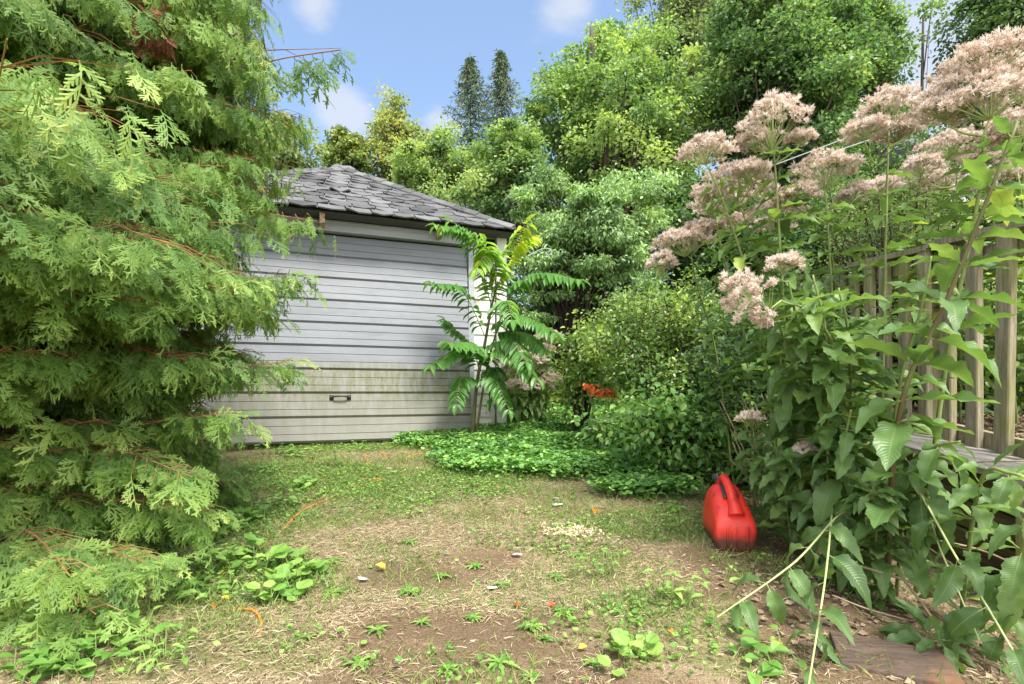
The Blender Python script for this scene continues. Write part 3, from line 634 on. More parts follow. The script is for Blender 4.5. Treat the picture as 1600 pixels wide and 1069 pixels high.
def tree(name, label, cat, px, d, x0, x1, ytop, ybot, m, nclump=120, nleaf=220, lsize=.12, tr=.12, seed=0, T=DIA, flat=.55, group=None, bark='bark', power=.42, depth=None, airy=0, tint=(.5, .28), cl=.2, taper=0.0, visible_branches=True, trunks=1):
    r = np.random.default_rng(seed)
    c = (P(x0, ytop, d) + P(x1, ybot, d)) / 2; rx = (x1 - x0) / 2 / F * d; rz = (ybot - ytop) / 2 / F * d; ry = depth or rx
    bx = (px - 800) / F * d; base = np.array([bx, d, float(gz(bx, d))])
    nclump = int(nclump * 1.6); nleaf = int(nleaf * .86); lsize *= .78; cl *= .85
    v = nrm(r.normal(size=(nclump, 3))); v *= (r.random(nclump) ** power)[:, None]
    lump = 1 + .34 * np.sin(v[:, 0] * 5 + seed) * np.cos(v[:, 2] * 4 + seed * 2)
    cc = c + v * lump[:, None] * np.array([rx, ry, rz]) * .9
    if taper: f = 1 - taper * np.clip((cc[:, 2] - c[2]) / rz, 0, 1); cc[:, 0] = c[0] + (cc[:, 0] - c[0]) * f; cc[:, 1] = c[1] + (cc[:, 1] - c[1]) * f
    cr = r.uniform(.5, 1.6, nclump) * 1.15 * cl * (rx + rz) / 2
    root = empty(name, base, label, cat, group)
    mb = MB(); top = np.array([c[0], c[1], c[2] + rz * .55])
    trl = []
    for q in range(trunks):
        b0 = base + np.array([r.normal(0, .15), r.normal(0, .15), -.1]) * (trunks > 1) - np.array([0, 0, .1]); tp = top + np.array([r.normal(0, rx * .35), r.normal(0, ry * .3), 0]) * (trunks > 1)
        tp2 = spl([b0, b0 * .6 + tp * .4 + np.array([r.normal(0, .12), r.normal(0, .12), 0]) * rx * .4, tp], 14); trl.append(tp2)
        tube(mb, tp2, np.linspace(tr, tr * .25, 14), 9)
    for i in range(nclump):
        t_ = trl[i % trunks]; zf = np.clip((cc[i, 2] - base[2]) / max(top[2] - base[2], .1) - r.uniform(.15, .4), .12, .95)
        s = t_[int(zf * 13)]; mid = s * .5 + cc[i] * .5 + np.array([0, 0, .12 * rz * r.random() + .02]); rb = tr * r.uniform(.12, .3)
        tube(mb, spl([s, mid, cc[i]], 6), np.linspace(rb, rb * .25, 6), 4, cap=False)
    o = mb.build('trunk', M[bark], None, True, loc=base); o.parent = root; o.location = (0, 0, 0)
    mb = MB(); crown_leaves(mb, cc, cr, nleaf, lsize, T, seed + 1, flat, center=c - np.array([0, 0, rz * .5]), tint=tint)
    o = mb.build('crown', M[m], None, loc=base); o.parent = root; o.location = (0, 0, 0)
    return root
TG = 'trees behind the garage and yard'
tree('pale_leafy_tree', 'loose pale green tree behind the left end of the garage roof', 'tree', 400, 11, 330, 492, 165, 330, 'airy', 90, 170, .10, .09, 1, group=TG, cl=.2, flat=.6, tint=(.75, .2))
tree('yellow_green_tree', 'sparse yellowing tree rising behind the garage roof peak', 'tree', 612, 15, 548, 690, 140, 330, 'yellow_tree', 110, 70, .12, .09, 2, group=TG, cl=.15, power=.6, taper=.6, tint=(.65, .25), flat=.8)
tree('bright_green_tree', 'low bright green tree behind the right slope of the garage roof', 'tree', 665, 13, 600, 745, 215, 345, 'maple_lime', 80, 200, .11, .08, 3, group=TG, cl=.22, tint=(.8, .2))
tree('small_yellow_green_tree', 'small yellow tree left of the garage roof peak', 'tree', 540, 14, 505, 580, 195, 300, 'yellow_tree', 50, 130, .12, .06, 23, group=TG, cl=.2, tint=(.5, .25))
tree('lime_maple_tree', 'light green maple between the spruces and the garage roof', 'tree', 770, 11.5, 700, 875, 190, 370, 'maple_lime', 110, 210, .105, .09, 4, group=TG, cl=.2, tint=(.65, .2))
tree('large_maple_tree', 'large round maple in the middle, its crown against open sky', 'tree', 955, 13, 780, 1140, 8, 430, 'maple', 300, 200, .12, .16, 5, group=TG, cl=.12, power=.55, taper=.62, trunks=3, tint=(.58, .2))
tree('airy_tree', 'tall airy grey green tree behind the large maple', 'tree', 1060, 19, 985, 1150, -170, 270, 'airy', 170, 110, .15, .11, 6, group=TG, cl=.13, power=.6, trunks=3, tint=(.5, .2))
tree('bright_maple_tree', 'bright green maple with a dark shaded underside right of the airy tree', 'tree', 1215, 12, 1095, 1345, -60, 345, 'maple_lime', 260, 240, .12, .16, 7, group=TG, cl=.15, flat=.4, tint=(.42, .2))
tree('spreading_maple_tree', 'spreading green maple left of the gap of sky at upper right', 'tree', 1355, 14, 1270, 1392, -120, 330, 'maple_lime', 170, 230, .13, .14, 8, group=TG, cl=.18, flat=.45, tint=(.45, .2))
tree('slender_tree', 'slender bare trunked tree in the gap of sky at upper right', 'tree', 1441, 15, 1400, 1485, -40, 260, 'maple', 4, 240, .13, .11, 9, group=TG, cl=.17, tint=(.6, .2))
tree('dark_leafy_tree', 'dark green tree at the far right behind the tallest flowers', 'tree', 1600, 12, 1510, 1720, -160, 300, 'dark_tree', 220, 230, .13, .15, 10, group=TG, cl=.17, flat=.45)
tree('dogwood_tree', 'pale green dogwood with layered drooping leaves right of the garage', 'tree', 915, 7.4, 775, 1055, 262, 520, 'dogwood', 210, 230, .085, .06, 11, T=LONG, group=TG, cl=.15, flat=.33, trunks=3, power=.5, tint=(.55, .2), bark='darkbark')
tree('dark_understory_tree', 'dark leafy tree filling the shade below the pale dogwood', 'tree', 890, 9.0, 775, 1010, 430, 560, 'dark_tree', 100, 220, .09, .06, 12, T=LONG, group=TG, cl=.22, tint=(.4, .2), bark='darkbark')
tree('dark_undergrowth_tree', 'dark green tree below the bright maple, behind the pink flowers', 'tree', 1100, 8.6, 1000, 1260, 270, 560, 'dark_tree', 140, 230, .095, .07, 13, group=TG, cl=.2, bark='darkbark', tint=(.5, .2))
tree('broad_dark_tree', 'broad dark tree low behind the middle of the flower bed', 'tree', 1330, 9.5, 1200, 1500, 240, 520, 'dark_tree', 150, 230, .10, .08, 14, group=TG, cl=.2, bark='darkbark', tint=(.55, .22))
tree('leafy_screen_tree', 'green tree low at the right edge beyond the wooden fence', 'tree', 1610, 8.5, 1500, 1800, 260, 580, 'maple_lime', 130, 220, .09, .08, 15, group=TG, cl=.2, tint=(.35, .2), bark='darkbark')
# spruces
def spruce(label, px, d, ytop, wpx, ybot, seed, cones=True):
    r = np.random.default_rng(seed); bx = (px - 800) / F * d; base = np.array([bx, d, float(gz(bx, d))]); top = P(px, ytop, d); H = top[2] - base[2]; hb = P(px, ybot, d)[2]
    root = empty('spruce_tree', base, label, 'tree', 'spruces behind the garage')
    mb = MB(); tube(mb, [base - z3 * .1, top - z3 * .1], [.13, .01], 8); nb = MB(); cb = MB(); wm = wpx / F * d / 2
    z = hb; pos = []; Yd = []; Nn = []; sz = []
    while z < top[2]:
        f = (top[2] - z) / (top[2] - hb); Lb = wm * f + .04
        for a in np.arange(7) / 7 * 2 * np.pi + r.random() * 6:
            a += r.normal(0, .2); l_ = Lb * r.uniform(.65, 1.25); dr = np.array([math.cos(a), math.sin(a), 0]); st = np.array([bx, d, z])
            pts = spl([st, st + dr * l_ * .5 - z3 * l_ * .12, st + dr * l_ + z3 * l_ * .06], 8)
            tube(mb, pts, np.linspace(.02, .006, 8), 3, cap=False)
            for q in pts[1:]:
                for _ in range(6): pos.append(q + r.normal(0, .04, 3)); Yd.append(dr * .7 + r.normal(0, .5, 3) - z3 * .5); Nn.append(r.normal(0, .6, 3) + z3); sz.append(r.uniform(.09, .22))
            if cones and f < .35 and r.random() < .6:
                q = pts[5]; tube(cb, [q, q - z3 * .13], [.03, .02], 5)
        z += .19 + .16 * f
    scatter(nb, NARROW, np.array(pos), np.array(Yd), np.array(Nn), np.array(sz), np.clip(r.normal(.5, .25, len(pos)), 0, 1))
    for mb_, nm, mt in ((mb, 'trunk', 'darkbark'), (nb, 'crown', 'spruce')) + (((cb, 'cones', 'cone'),) if cb.n else ()):
        o = mb_.build(nm, M[mt], None, loc=base); o.parent = root; o.location = (0, 0, 0)
spruce('tall spruce with brown cones, left of the pair behind the maple', 735, 20, 88, 185, 330, 31)
spruce('tall spruce with brown cones partly hidden by the large maple', 783, 20, 80, 170, 330, 32)
spruce('short dark spruce just behind the garage roof peak', 535, 18, 200, 120, 300, 33, False)
# far woods
mb = MB(); k = 420; r = np.random.default_rng(55)
cx = r.uniform(-34, 40, k); cy = r.uniform(24, 34, k); cz = gz(cx, cy) + r.uniform(.2, 4.2, k)
crown_leaves(mb, np.stack([cx, cy, cz], -1), r.uniform(.9, 1.9, k), 120, .28, DIA, 56, .7)
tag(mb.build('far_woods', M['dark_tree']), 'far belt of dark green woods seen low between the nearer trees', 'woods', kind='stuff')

# ------------------------------------------------------------------ cedar
def cedar():
    r = np.random.default_rng(101); C0 = np.array([-2.95, 2.75]); base = np.array([C0[0], C0[1], float(gz(*C0))])
    root = empty('cedar_tree', base, 'big bright green cedar filling the left side down to the ground', 'tree')
    zk = np.array([.2, .5, .8, 1.1, 1.5, 1.9, 2.3, 3.0, 3.8, 4.8, 6.2, 7.0]); rk = np.array([1.14, 1.16, 1.26, 1.42, 1.60, 1.58, 1.42, 1.46, 1.5, 1.2, .5, .1])
    tb = MB(); fb = MB()
    tube(tb, spl([base - z3 * .1, base + np.array([.06, .03, 2.5]), base + np.array([-.04, 0, 6.2])], 16), np.linspace(.15, .03, 16), 12)
    tube(tb, spl([base - z3 * .1, base + np.array([.3, -.2, 1.3]), base + np.array([.4, -.3, 4])], 16), np.linspace(.09, .02, 16), 9)
    pos = []; Yd = []; Nn = []; sz = []; tn = []
    tw = MB()
    def bough(st, tip, nsp, size, th=.011, rise=.12, t0=.3, tone=0, vis_=True):
        L = np.linalg.norm(tip - st); mid = st * .45 + tip * .55 + z3 * rise * L
        pts = spl([st, mid, tip], 16); tube(tw, pts, np.linspace(th, th * .25, 16), 5)
        dr = nrm(np.gradient(pts, axis=0)); ow = nrm(tip - st)
        for k in range(nsp):
            f = t0 + (1 - t0) * (k + r.random()) / nsp; i = min(int(f * 15), 15); p = pts[i]; d = dr[i]
            side = np.cross(d, z3); side /= np.linalg.norm(side) + 1e-6; sg = 1 if k % 2 else -1
            sl_ = L * .24 * (1.15 - f * .75) * r.uniform(.5, 1.2)
            e = p + (d * .75 + side * sg * .75) * sl_ + z3 * (r.normal(-.12, .12)) * sl_
            tube(tw, [p, (p + e) / 2 + z3 * .02, e], [th * .35, th * .25, th * .15], 3, cap=False)
            for q in range(3):
                pp = p + (e - p) * (.25 + .37 * q) if q < 2 else e
                yd = d * .7 + side * sg * (.65 if q < 2 else .3) * (1 if q % 2 == 0 else -.25) + r.normal(0, .3, 3); hi = float(sst(1.3, 2.3, pp[2])); yd[2] -= r.uniform(.2, 1.0) + .9 * hi
                nn = np.array([0, 0, 1.]) * .55 * (1 - .7 * hi) + ow * .95 + r.normal(0, .35, 3)
                pos.append(pp); Yd.append(yd); Nn.append(nn); sz.append(size * r.uniform(.55, 1.4)); tn.append(np.clip(r.normal(.5 + .12 * (f - .5), .13) + tone, 0, 1))
    nb = 1560
    for b in range(nb):
        z = r.uniform(3.6, 6.4) if b % 9 == 0 else r.uniform(.3, 3.9)
        az = r.uniform(0, 2 * np.pi)
        # more boughs on the side of the yard
        if b % 3: az = math.radians(r.uniform(-125, 35))
        Rr = np.interp(z, zk, rk) * (.78 + .3 * r.random()) * (.93 + .14 * math.sin(3 * az + z * 2.3) + .08 * math.sin(z * 5.1 + az))
        if r.random() < .42: Rr *= r.uniform(.5, .85)
        dr = np.array([math.cos(az), math.sin(az), 0]); tipz = z + r.uniform(-.1, .12)
        Rr *= 1 + .27 * math.exp(-((math.degrees((az + np.pi) % (2 * np.pi) - np.pi) + 55) / 36) ** 2) * (1 - .8 * sst(2.2, 5.0, z)); tip = np.array([C0[0], C0[1], tipz]) + dr * Rr; gzv = float(gz(tip[0], tip[1]))
        tip[2] = max(tip[2] + gzv * 0, gzv + .08)
        st = np.array([C0[0], C0[1], z - Rr * r.uniform(.0, .3)]) + dr * .08; st[2] = max(st[2], base[2] + .1)
        bough(st, tip, int(14 + 8 * Rr), .112, .007, r.uniform(.02, .16), .3, r.normal(0, .07))
    # long single boughs that stand out of the outline
    for (a, bb, d0, d1, n) in [((250, 120), (535, 75), 2.9, 2.9, 0), ((300, 330), (495, 345), 2.8, 2.7, 9), ((260, 520), (470, 425), 2.6, 2.6, 12), ((230, 640), (450, 565), 2.5, 2.6, 9), ((80, 740), (370, 645), 1.9, 2.3, 9),
                               ((60, 700), (300, 745), 1.8, 2.0, 11), ((80, 840), (330, 800), 1.8, 2.1, 10), ((60, 950), (230, 880), 1.6, 1.8, 9), ((0, 1000), (150, 960), 1.5, 1.65, 9), ((100, 250), (350, 260), 2.3, 2.3, 10), ((0, 300), (240, 235), 2.0, 2.1, 10), ((0, 900), (110, 900), 1.5, 1.6, 8), ((150, 20), (370, 50), 2.3, 2.45, 13), ((180, 120), (400, 170), 2.4, 2.6, 13), ((200, 190), (395, 250), 2.4, 2.6, 12), ((150, -60), (390, -10), 2.4, 2.55, 13), ((120, 80), (300, 110), 2.1, 2.25, 13), ((260, 60), (420, 110), 2.6, 2.75, 11), ((250, 230), (420, 300), 2.5, 2.7, 10)]:
        s_, e_ = P(*a, d0), P(*bb, d1)
        s_ = s_ + (np.array([C0[0], C0[1] + .3, s_[2]]) - s_) * .4
        bough(s_, e_, int(n * 2.6) if n else 1, .115, .0055, .04, .3)
    s_, e_ = P(380, 110, 2.9), P(532, 78, 2.85)
    ptw = spl([s_, P(440, 92, 2.88), e_], 14); tube(tw, ptw, .004, 4)
    for f, l_ in ((4, .2), (6, .22), (8, .2), (9, .22), (10, .18), (11, .2), (12, .15), (13, .1), (13, .08)):
        pos.append(ptw[f]); Yd.append(np.array([.35 + r.normal(0, .2), 0, -1.0 if f < 13 else -.2])); Nn.append(np.array([.3, -1, .3])); sz.append(l_); tn.append(.25)
    pos, Yd, Nn, sz, tn = map(np.array, (pos, Yd, Nn, sz, tn)); pick = r.integers(0, len(FR), len(pos))
    for i in range(len(FR)):
        m_ = pick == i; scatter(fb, FR[i], pos[m_], Yd[m_], Nn[m_], sz[m_], tn[m_])
    print('cedar fronds', len(pos), 'verts', fb.n)
    for mb_, nm, mt in ((tb, 'trunk', 'bark'), (tw, 'branches', 'cedar_twig'), (fb, 'crown', 'cedar')):
        o = mb_.build(nm, M[mt], None, False, loc=base); o.parent = root; o.location = (0, 0, 0)
    # dead brown cluster
    db = MB(); c = P(250, 50, 2.35); k = 26
    q = c + r.normal(0, .035, (k, 3)); scatter(db, FR[1], q, r.normal(0, .5, (k, 3)) - np.array([0, .4, .5]), r.normal(0, 1, (k, 3)), .1, r.random(k))
    o = db.build('dead_sprays', M['dead'], None, False, loc=base); o.parent = root; o.location = (0, 0, 0)
cedar()

# ------------------------------------------------------------------ shrubs in the middle
def shrub(name, label, basepx, based, tips, m, nleaf, lsize, seed, T=DIA, cr=.16, bark='darkbark', tr=.02, flat=.8, tint=(.5, .2), group=None, up=.8, per=5):
    r = np.random.default_rng(seed); bx = (basepx - 800) / F * based; base = np.array([bx, based, float(gz(bx, based))])
    root = empty(name, base, label, 'shrub', group); mb = MB(); cc = []
    for tp in tips:
        tp = np.array(tp) + 0.0; s = base + r.normal(0, .04, 3) * [1, 1, 0]; mid = s * .5 + tp * .5 + np.array([0, 0, .12]) * np.linalg.norm(tp - s)
        pts = spl([s, mid, tp], 12); tube(mb, pts, np.linspace(tr * r.uniform(.6, 1), tr * .15, 12), 5, cap=False)
        for q in range(per):
            i = int(r.uniform(5, 12)); e = pts[i] + r.normal(0, 1, 3) * cr * .9; tube(mb, [pts[i], e], [tr * .25, tr * .08], 3, cap=False); cc.append(e)
        cc.append(tp)
    cc = np.array(cc); k = len(cc); gg = gz(cc[:, 0], cc[:, 1]) + .04; cc[:, 2] = np.maximum(cc[:, 2], gg)
    o = mb.build('branches', M[bark], None, True, loc=base); o.parent = root; o.location = (0, 0, 0)
    mb = MB(); crown_leaves(mb, cc, r.uniform(.6, 1.3, k) * cr, nleaf, lsize, T, seed + 1, flat, center=base, tint=tint, up=up)
    o = mb.build('foliage', M[m], None, loc=base); o.parent = root; o.location = (0, 0, 0)
def region_tips(x0, x1, y0, y1, d0, d1, n, seed, shape=True):
    r = np.random.default_rng(seed); L = []
    while len(L) < n:
        a, b = r.random(2) * 2 - 1
        if shape and a * a + b * b > 1: continue
        L.append(P((x0 + x1) / 2 + a * (x1 - x0) / 2, (y0 + y1) / 2 + b * (y1 - y0) / 2, r.uniform(d0, d1)))
    return L
shrub('boxwood_shrub', 'rounded small leaved shrub with dark branches showing, behind the red gas can', 1085, 4.7, region_tips(925, 1215, 440, 605, 4.1, 5.2, 105, 71), 'box', 50, .036, 72, cr=.15, tint=(.5, .22), per=5)
shrub('low_shrub', 'low bright leaved shrub below the boxwood shrub, behind the red gas can', 1075, 4.2, region_tips(960, 1185, 622, 712, 3.5, 4.3, 42, 73), 'shrub', 20, .055, 74, T=OVATE, cr=.15, tint=(.6, .2), per=4, up=1.2)
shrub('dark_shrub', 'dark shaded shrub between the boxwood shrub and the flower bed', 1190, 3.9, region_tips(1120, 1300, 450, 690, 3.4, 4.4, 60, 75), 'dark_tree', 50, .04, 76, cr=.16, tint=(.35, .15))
shrub('twiggy_shrub', 'twiggy olive brown shrub behind the fence top rail', 1420, 4.3, region_tips(1290, 1500, 280, 420, 3.9, 4.9, 60, 77), 'yellow_tree', 40, .022, 78, cr=.16, tint=(.25, .2), per=6)
shrub('leafy_garden_shrub', 'bright leafy shrub seen between the fence pickets', 1560, 4.2, region_tips(1440, 1680, 400, 640, 3.6, 4.8, 60, 79), 'maple_lime', 30, .07, 80, T=OVATE, cr=.22, tint=(.75, .2))
shrub('small_bright_shrub', 'small bright green shrub at the left foot of the boxwood shrub', 905, 5.6, region_tips(890, 960, 500, 590, 5.3, 6.0, 16, 81), 'box', 40, .05, 82, T=OVATE, cr=.14, tint=(.7, .2))

def FX(y, off=0): return 2.60 + .0875 * (y - 2.67) + off
def FZ(y): return .67 + .115 * (y - 2.67)
def LZ(y): return .648 + .10 * (y - 2.4)
# ------------------------------------------------------------------ joe pye weed
def flower_head(fbm_, sbm, c, w, h, seed, axis=(0, 0, 1), root=None):
    """domed head made of many fuzzy tufts on fine green rays"""
    r = np.random.default_rng(seed); ax = nrm(np.array(axis, float)); ref = np.array([0, 1., 0]) if abs(ax[1]) < .8 else np.array([1., 0, 0])
    X = nrm(np.cross(ref, ax)); Y = np.cross(ax, X); n = int(np.clip(12 + w * 95, 12, 56))
    base = c - ax * h * .55
    subs = []
    for i in range(n):
        rr = math.sqrt((i + .5) / n); a = i * 2.4 + r.normal(0, .25)
        p = c + (X * math.cos(a) + Y * math.sin(a)) * rr * w * .43 + ax * (h * (.42 * (1 - rr ** 2) - .22) + r.normal(0, h * .06)); subs.append(p)
    tp = []; td = []
    for p in subs:
        hub = base + (p - base) * .45; s0 = base + (hub - base) * .0
        tube(sbm, [s0, hub + r.normal(0, .004, 3), p], [.0018, .0014, .0009], 3, cap=False, t=.75)
        sr_ = w / math.sqrt(n) * .55; m = 8
        o = r.normal(size=(m, 3)); o = nrm(o) * (r.random(m) ** .4)[:, None] * sr_
        along = o @ ax; o = o - np.outer(along, ax) * .55 - ax * .1 * sr_
        q = p + o; tp.append(q); td.append(nrm(nrm(o) * .6 + ax))
    tp = np.concatenate(tp); td = np.concatenate(td); k = 15; m = len(tp)
    pos = np.repeat(tp, k, 0) + r.normal(0, .002, (m * k, 3)); d = np.repeat(td, k, 0) + r.normal(0, .55, (m * k, 3))
    tn = np.clip(np.repeat(r.normal(.5, .2, m), k) + r.normal(0, .12, m * k), 0, 1)
    scatter(fbm_, T_diamond(.10, .03, .1), pos - nrm(d) * .003, d, r.normal(size=(m * k, 3)), r.uniform(.012, .024, m * k) * (.8 + w), tn)
def leafed(sb, lb, path, r0, leaf_len, per, spacing, start, seed, droop=(.1, .9), rise=.35, n=30, tone=.5, end=.97, stemt=.5):
    r = np.random.default_rng(seed); pts = spl(path, n); tube(sb, pts, np.linspace(r0, r0 * .5, n), 7, t=stemt)
    seg = np.linalg.norm(np.diff(pts, axis=0), axis=1); cum = np.concatenate([[0], np.cumsum(seg)]); L = cum[-1]; s = start; a0 = r.random() * 6
    dd = nrm(np.gradient(pts, axis=0))
    while s < L * end:
        i = min(np.searchsorted(cum, s), n - 1); p = pts[i]; d = dd[i]; ref = np.array([0, 0, 1.]) if abs(d[2]) < .8 else np.array([1., 0, 0])
        a = nrm(np.cross(d, ref)); b = np.cross(d, a); f = s / L; sc_ = leaf_len * (1.0 - .45 * max(0, f - .55) / .45) * (.75 + .25 * min(1, f / .2))
        for k in range(per):
            th = a0 + k * 2 * np.pi / per + r.normal(0, .2); out = a * math.cos(th) + b * math.sin(th)
            yd = out + d * rise + r.normal(0, .12, 3); yd[2] -= r.uniform(*droop) * .6
            if r.random() < .08: continue
            ydn = nrm(yd); nn = np.array([0, 0, 1.]) * .9 + d * .25 - out * .1 + r.normal(0, .18, 3)
            if abs(ydn[2]) > .8: nn = nn + out * 1.2
            pet = p + ydn * .02; tube(sb, [p, pet + ydn * .01], [r0 * .3, r0 * .2], 3, cap=False, t=.6)
            j = int(np.clip(r.uniform(*droop) * 6, 0, 5))
            scatter(lb, JOE[j], pet[None], ydn[None], nn[None], sc_ * 1.08 * r.uniform(.75, 1.2), np.clip(r.normal(tone, .16), 0, 1))
        s += spacing * r.uniform(.8, 1.2) * (1 - .35 * f); a0 += math.pi / per
    return pts, dd
def joe(label, base, path, heads, seed, r0=.008, leaf_len=.19, per=4, spacing=.13, start=.2, name='joe_pye_weed', cat='flowering plant', group='pink flowered plants in the bed by the fence', mstem='joe_stem', droop=(-.15, .65), tone=.5, rise=.35, extra=(), stemt=.5, end=.97):
    base = np.array([base[0], base[1], float(gz(base[0], base[1])) - .01 if base[0] < FX(base[1]) else LZ(base[1]) + .02]); root = empty(name, base, label, cat, group)
    sb, lb = MB(), MB(); pts, dd = leafed(sb, lb, [base] + list(path), r0, leaf_len, per, spacing, start, seed, droop, rise, tone=tone, stemt=stemt, end=end)
    for q, e in enumerate(extra): leafed(sb, lb, e, r0 * .7, leaf_len * .8, per, spacing, .06, seed + 50 + q, droop, rise, tone=tone, stemt=stemt)
    parts = []
    for q, hd_ in enumerate(heads):
        px, py, w_, h_, d = hd_[:5]; ax = hd_[5] if len(hd_) > 5 else (0, 0, 1); c = P(px, py, d); fb_ = MB()
        w_, h_ = w_ * 1.18 / F * d, h_ * 1.15 / F * d
        flower_head(fb_, sb, c, w_, h_, seed * 7 + q, ax); b0 = c - nrm(np.array(ax, float)) * h_ * .55
        dist = np.linalg.norm(pts - b0, axis=1) + .8 * np.maximum(0, pts[:, 2] - b0[2] + .08); i = int(np.argmin(dist)); 
        tube(sb, spl([pts[i], (pts[i] + b0) / 2 + r3(seed + q) * .02, b0], 8), np.linspace(r0 * .5, .003, 8), 5, t=.7); parts.append(fb_)
    o = sb.build('stem', M[mstem], None, True, loc=base); o.parent = root; o.location = (0, 0, 0)
    if lb.n: o = lb.build('leaves', M['joe'], None, True, loc=base); o.parent = root; o.location = (0, 0, 0)
    for fb_ in parts: o = fb_.build('flower_head', M['flower'], None, loc=base); o.parent = root; o.location = (0, 0, 0)
    return root
def r3(s): return np.random.default_rng(s).normal(size=3)
B = lambda px, d: ((px - 800) / F * d, d)
joe('tall pink flowered plant with the pointed head nearest the large maple', B(1235, 2.75), [P(1228, 560, 2.6), P(1215, 320, 2.5), P(1208, 225, 2.45)], [(1205, 178, 98, 95, 2.45), (1250, 212, 40, 22, 2.45), (1180, 215, 50, 35, 2.5), (1170, 262, 60, 40, 2.5)], 1)
joe('pink flowered plant with the small flat head farthest out to the left', B(1225, 2.9), [P(1190, 520, 2.7), P(1135, 330, 2.55), P(1108, 265, 2.5)], [(1102, 230, 80, 44, 2.5)], 2, leaf_len=.17)
joe('pink flowered plant with a broad dull head below the pointed one', B(1250, 3.0), [P(1220, 540, 2.85), P(1175, 380, 2.75), P(1160, 330, 2.7)], [(1150, 282, 115, 75, 2.7), (1110, 305, 60, 50, 2.75), (1215, 330, 90, 55, 2.7)], 3, leaf_len=.17)
joe('pink flowered plant with a wide low head in the middle of the bed', B(1310, 2.75), [P(1305, 560, 2.6), P(1295, 380, 2.5), P(1290, 300, 2.45)], [(1290, 258, 92, 62, 2.45), (1245, 300, 60, 40, 2.5), (1335, 300, 50, 30, 2.5)], 4)
joe('tall pink flowered plant with a rounded tan head and two side heads', B(1375, 2.65), [P(1380, 560, 2.5), P(1385, 330, 2.4), P(1388, 230, 2.35)], [(1388, 160, 88, 66, 2.35), (1350, 198, 65, 34, 2.35), (1438, 183, 62, 26, 2.35), (1400, 205, 60, 30, 2.4)], 5, per=3)
joe('tallest pink flowered plant, its huge dusty head against the dark trees', B(1430, 2.25), [P(1480, 560, 2.1), P(1525, 330, 2.0), P(1540, 200, 1.95)], [(1540, 90, 130, 66, 1.95), (1505, 132, 110, 70, 2.0), (1475, 165, 70, 40, 2.0), (1545, 150, 120, 60, 1.9)], 6, r0=.010, start=1.15)
joe('pink flowered plant with heads at the right edge of the bed', B(1640, 3.3), [P(1630, 560, 3.2), P(1600, 330, 3.05), P(1600, 220, 3.0)], [(1600, 120, 90, 80, 3.0), (1590, 185, 80, 50, 2.9), (1560, 215, 60, 34, 3.0)], 7)
joe('pink flowered plant with loose heads just above the fence rail', B(1500, 3.4), [P(1500, 560, 3.3), P(1495, 380, 3.2), P(1495, 270, 3.1)], [(1480, 225, 90, 40, 3.1), (1440, 255, 55, 30, 3.1), (1530, 245, 70, 40, 3.1), (1565, 275, 90, 44, 3.1)], 8)
joe('leaning pink flowered plant whose large head hangs out to the left', B(1330, 2.3), [P(1320, 620, 2.2), P(1280, 500, 2.05), P(1220, 470, 2.0)], [(1158, 455, 74, 92, 2.0, (-.75, -.15, .5)), (1188, 492, 40, 36, 2.0, (-.5, -.2, -.3))], 9, leaf_len=.2)
joe('pink flowered plant with one small head low in front of the leaves', B(1290, 2.45), [P(1275, 620, 2.3), P(1245, 500, 2.15), P(1232, 440, 2.1)], [(1224, 408, 52, 34, 2.1)], 10, leaf_len=.2)
joe('pink flowered plant half hidden behind the boxwood shrub', B(1150, 3.6), [P(1120, 560, 3.4), P(1090, 450, 3.2), P(1080, 400, 3.1)], [(1070, 370, 85, 50, 3.1), (1035, 405, 45, 46, 3.1), (1095, 352, 50, 24, 3.1)], 11, leaf_len=.14)
joe('pink flowered plant at the far left of the bed above the boxwood shrub', B(1180, 3.4), [P(1165, 540, 3.2), P(1130, 400, 3.0), P(1120, 350, 3.0)], [(1120, 312, 70, 50, 3.0), (1150, 345, 60, 34, 3.0)], 12, leaf_len=.15)
joe('pink flowered plant with faded heads behind the bed centre', B(1410, 4.0), [P(1410, 560, 3.9), P(1415, 380, 3.8), P(1420, 310, 3.7)], [(1425, 275, 80, 34, 3.7), (1370, 290, 60, 30, 3.7), (1475, 280, 60, 28, 3.7)], 13, leaf_len=.17)
# leafy stems without flowers
LG = 'leafy green stems in the bed by the fence'
joe('thick reddish stem leaning right across the fence pickets', B(1385, 2.1), [P(1405, 650, 1.85), P(1475, 480, 1.75), P(1520, 370, 1.7), P(1590, 190, 1.65)], [], 20, r0=.010, leaf_len=.21, per=3, spacing=.16, start=.3, group=LG, name='leafy_plant', cat='plant', stemt=.1)
joe('leafy stem rising just left of the thick reddish stem', B(1380, 2.3), [P(1400, 640, 2.1), P(1440, 480, 2.0), P(1455, 400, 1.95)], [], 21, leaf_len=.17, per=3, group=LG, name='leafy_plant', cat='plant')
joe('broad leaved stem in front of the far fence pickets', B(1330, 2.4), [P(1330, 640, 2.25), P(1325, 520, 2.15), P(1310, 450, 2.1)], [], 22, leaf_len=.2, group=LG, name='leafy_plant', cat='plant')
joe('broad leaved stem above the middle of the fallen stems', B(1290, 2.35), [P(1295, 650, 2.2), P(1290, 520, 2.1), P(1270, 430, 2.05)], [], 23, leaf_len=.2, group=LG, name='leafy_plant', cat='plant')
joe('broad leaved stem drooping left at mid height', B(1300, 2.5), [P(1270, 660, 2.35), P(1235, 560, 2.25), P(1215, 500, 2.2)], [], 24, leaf_len=.19, group=LG, name='leafy_plant', cat='plant', droop=(.3, 1))
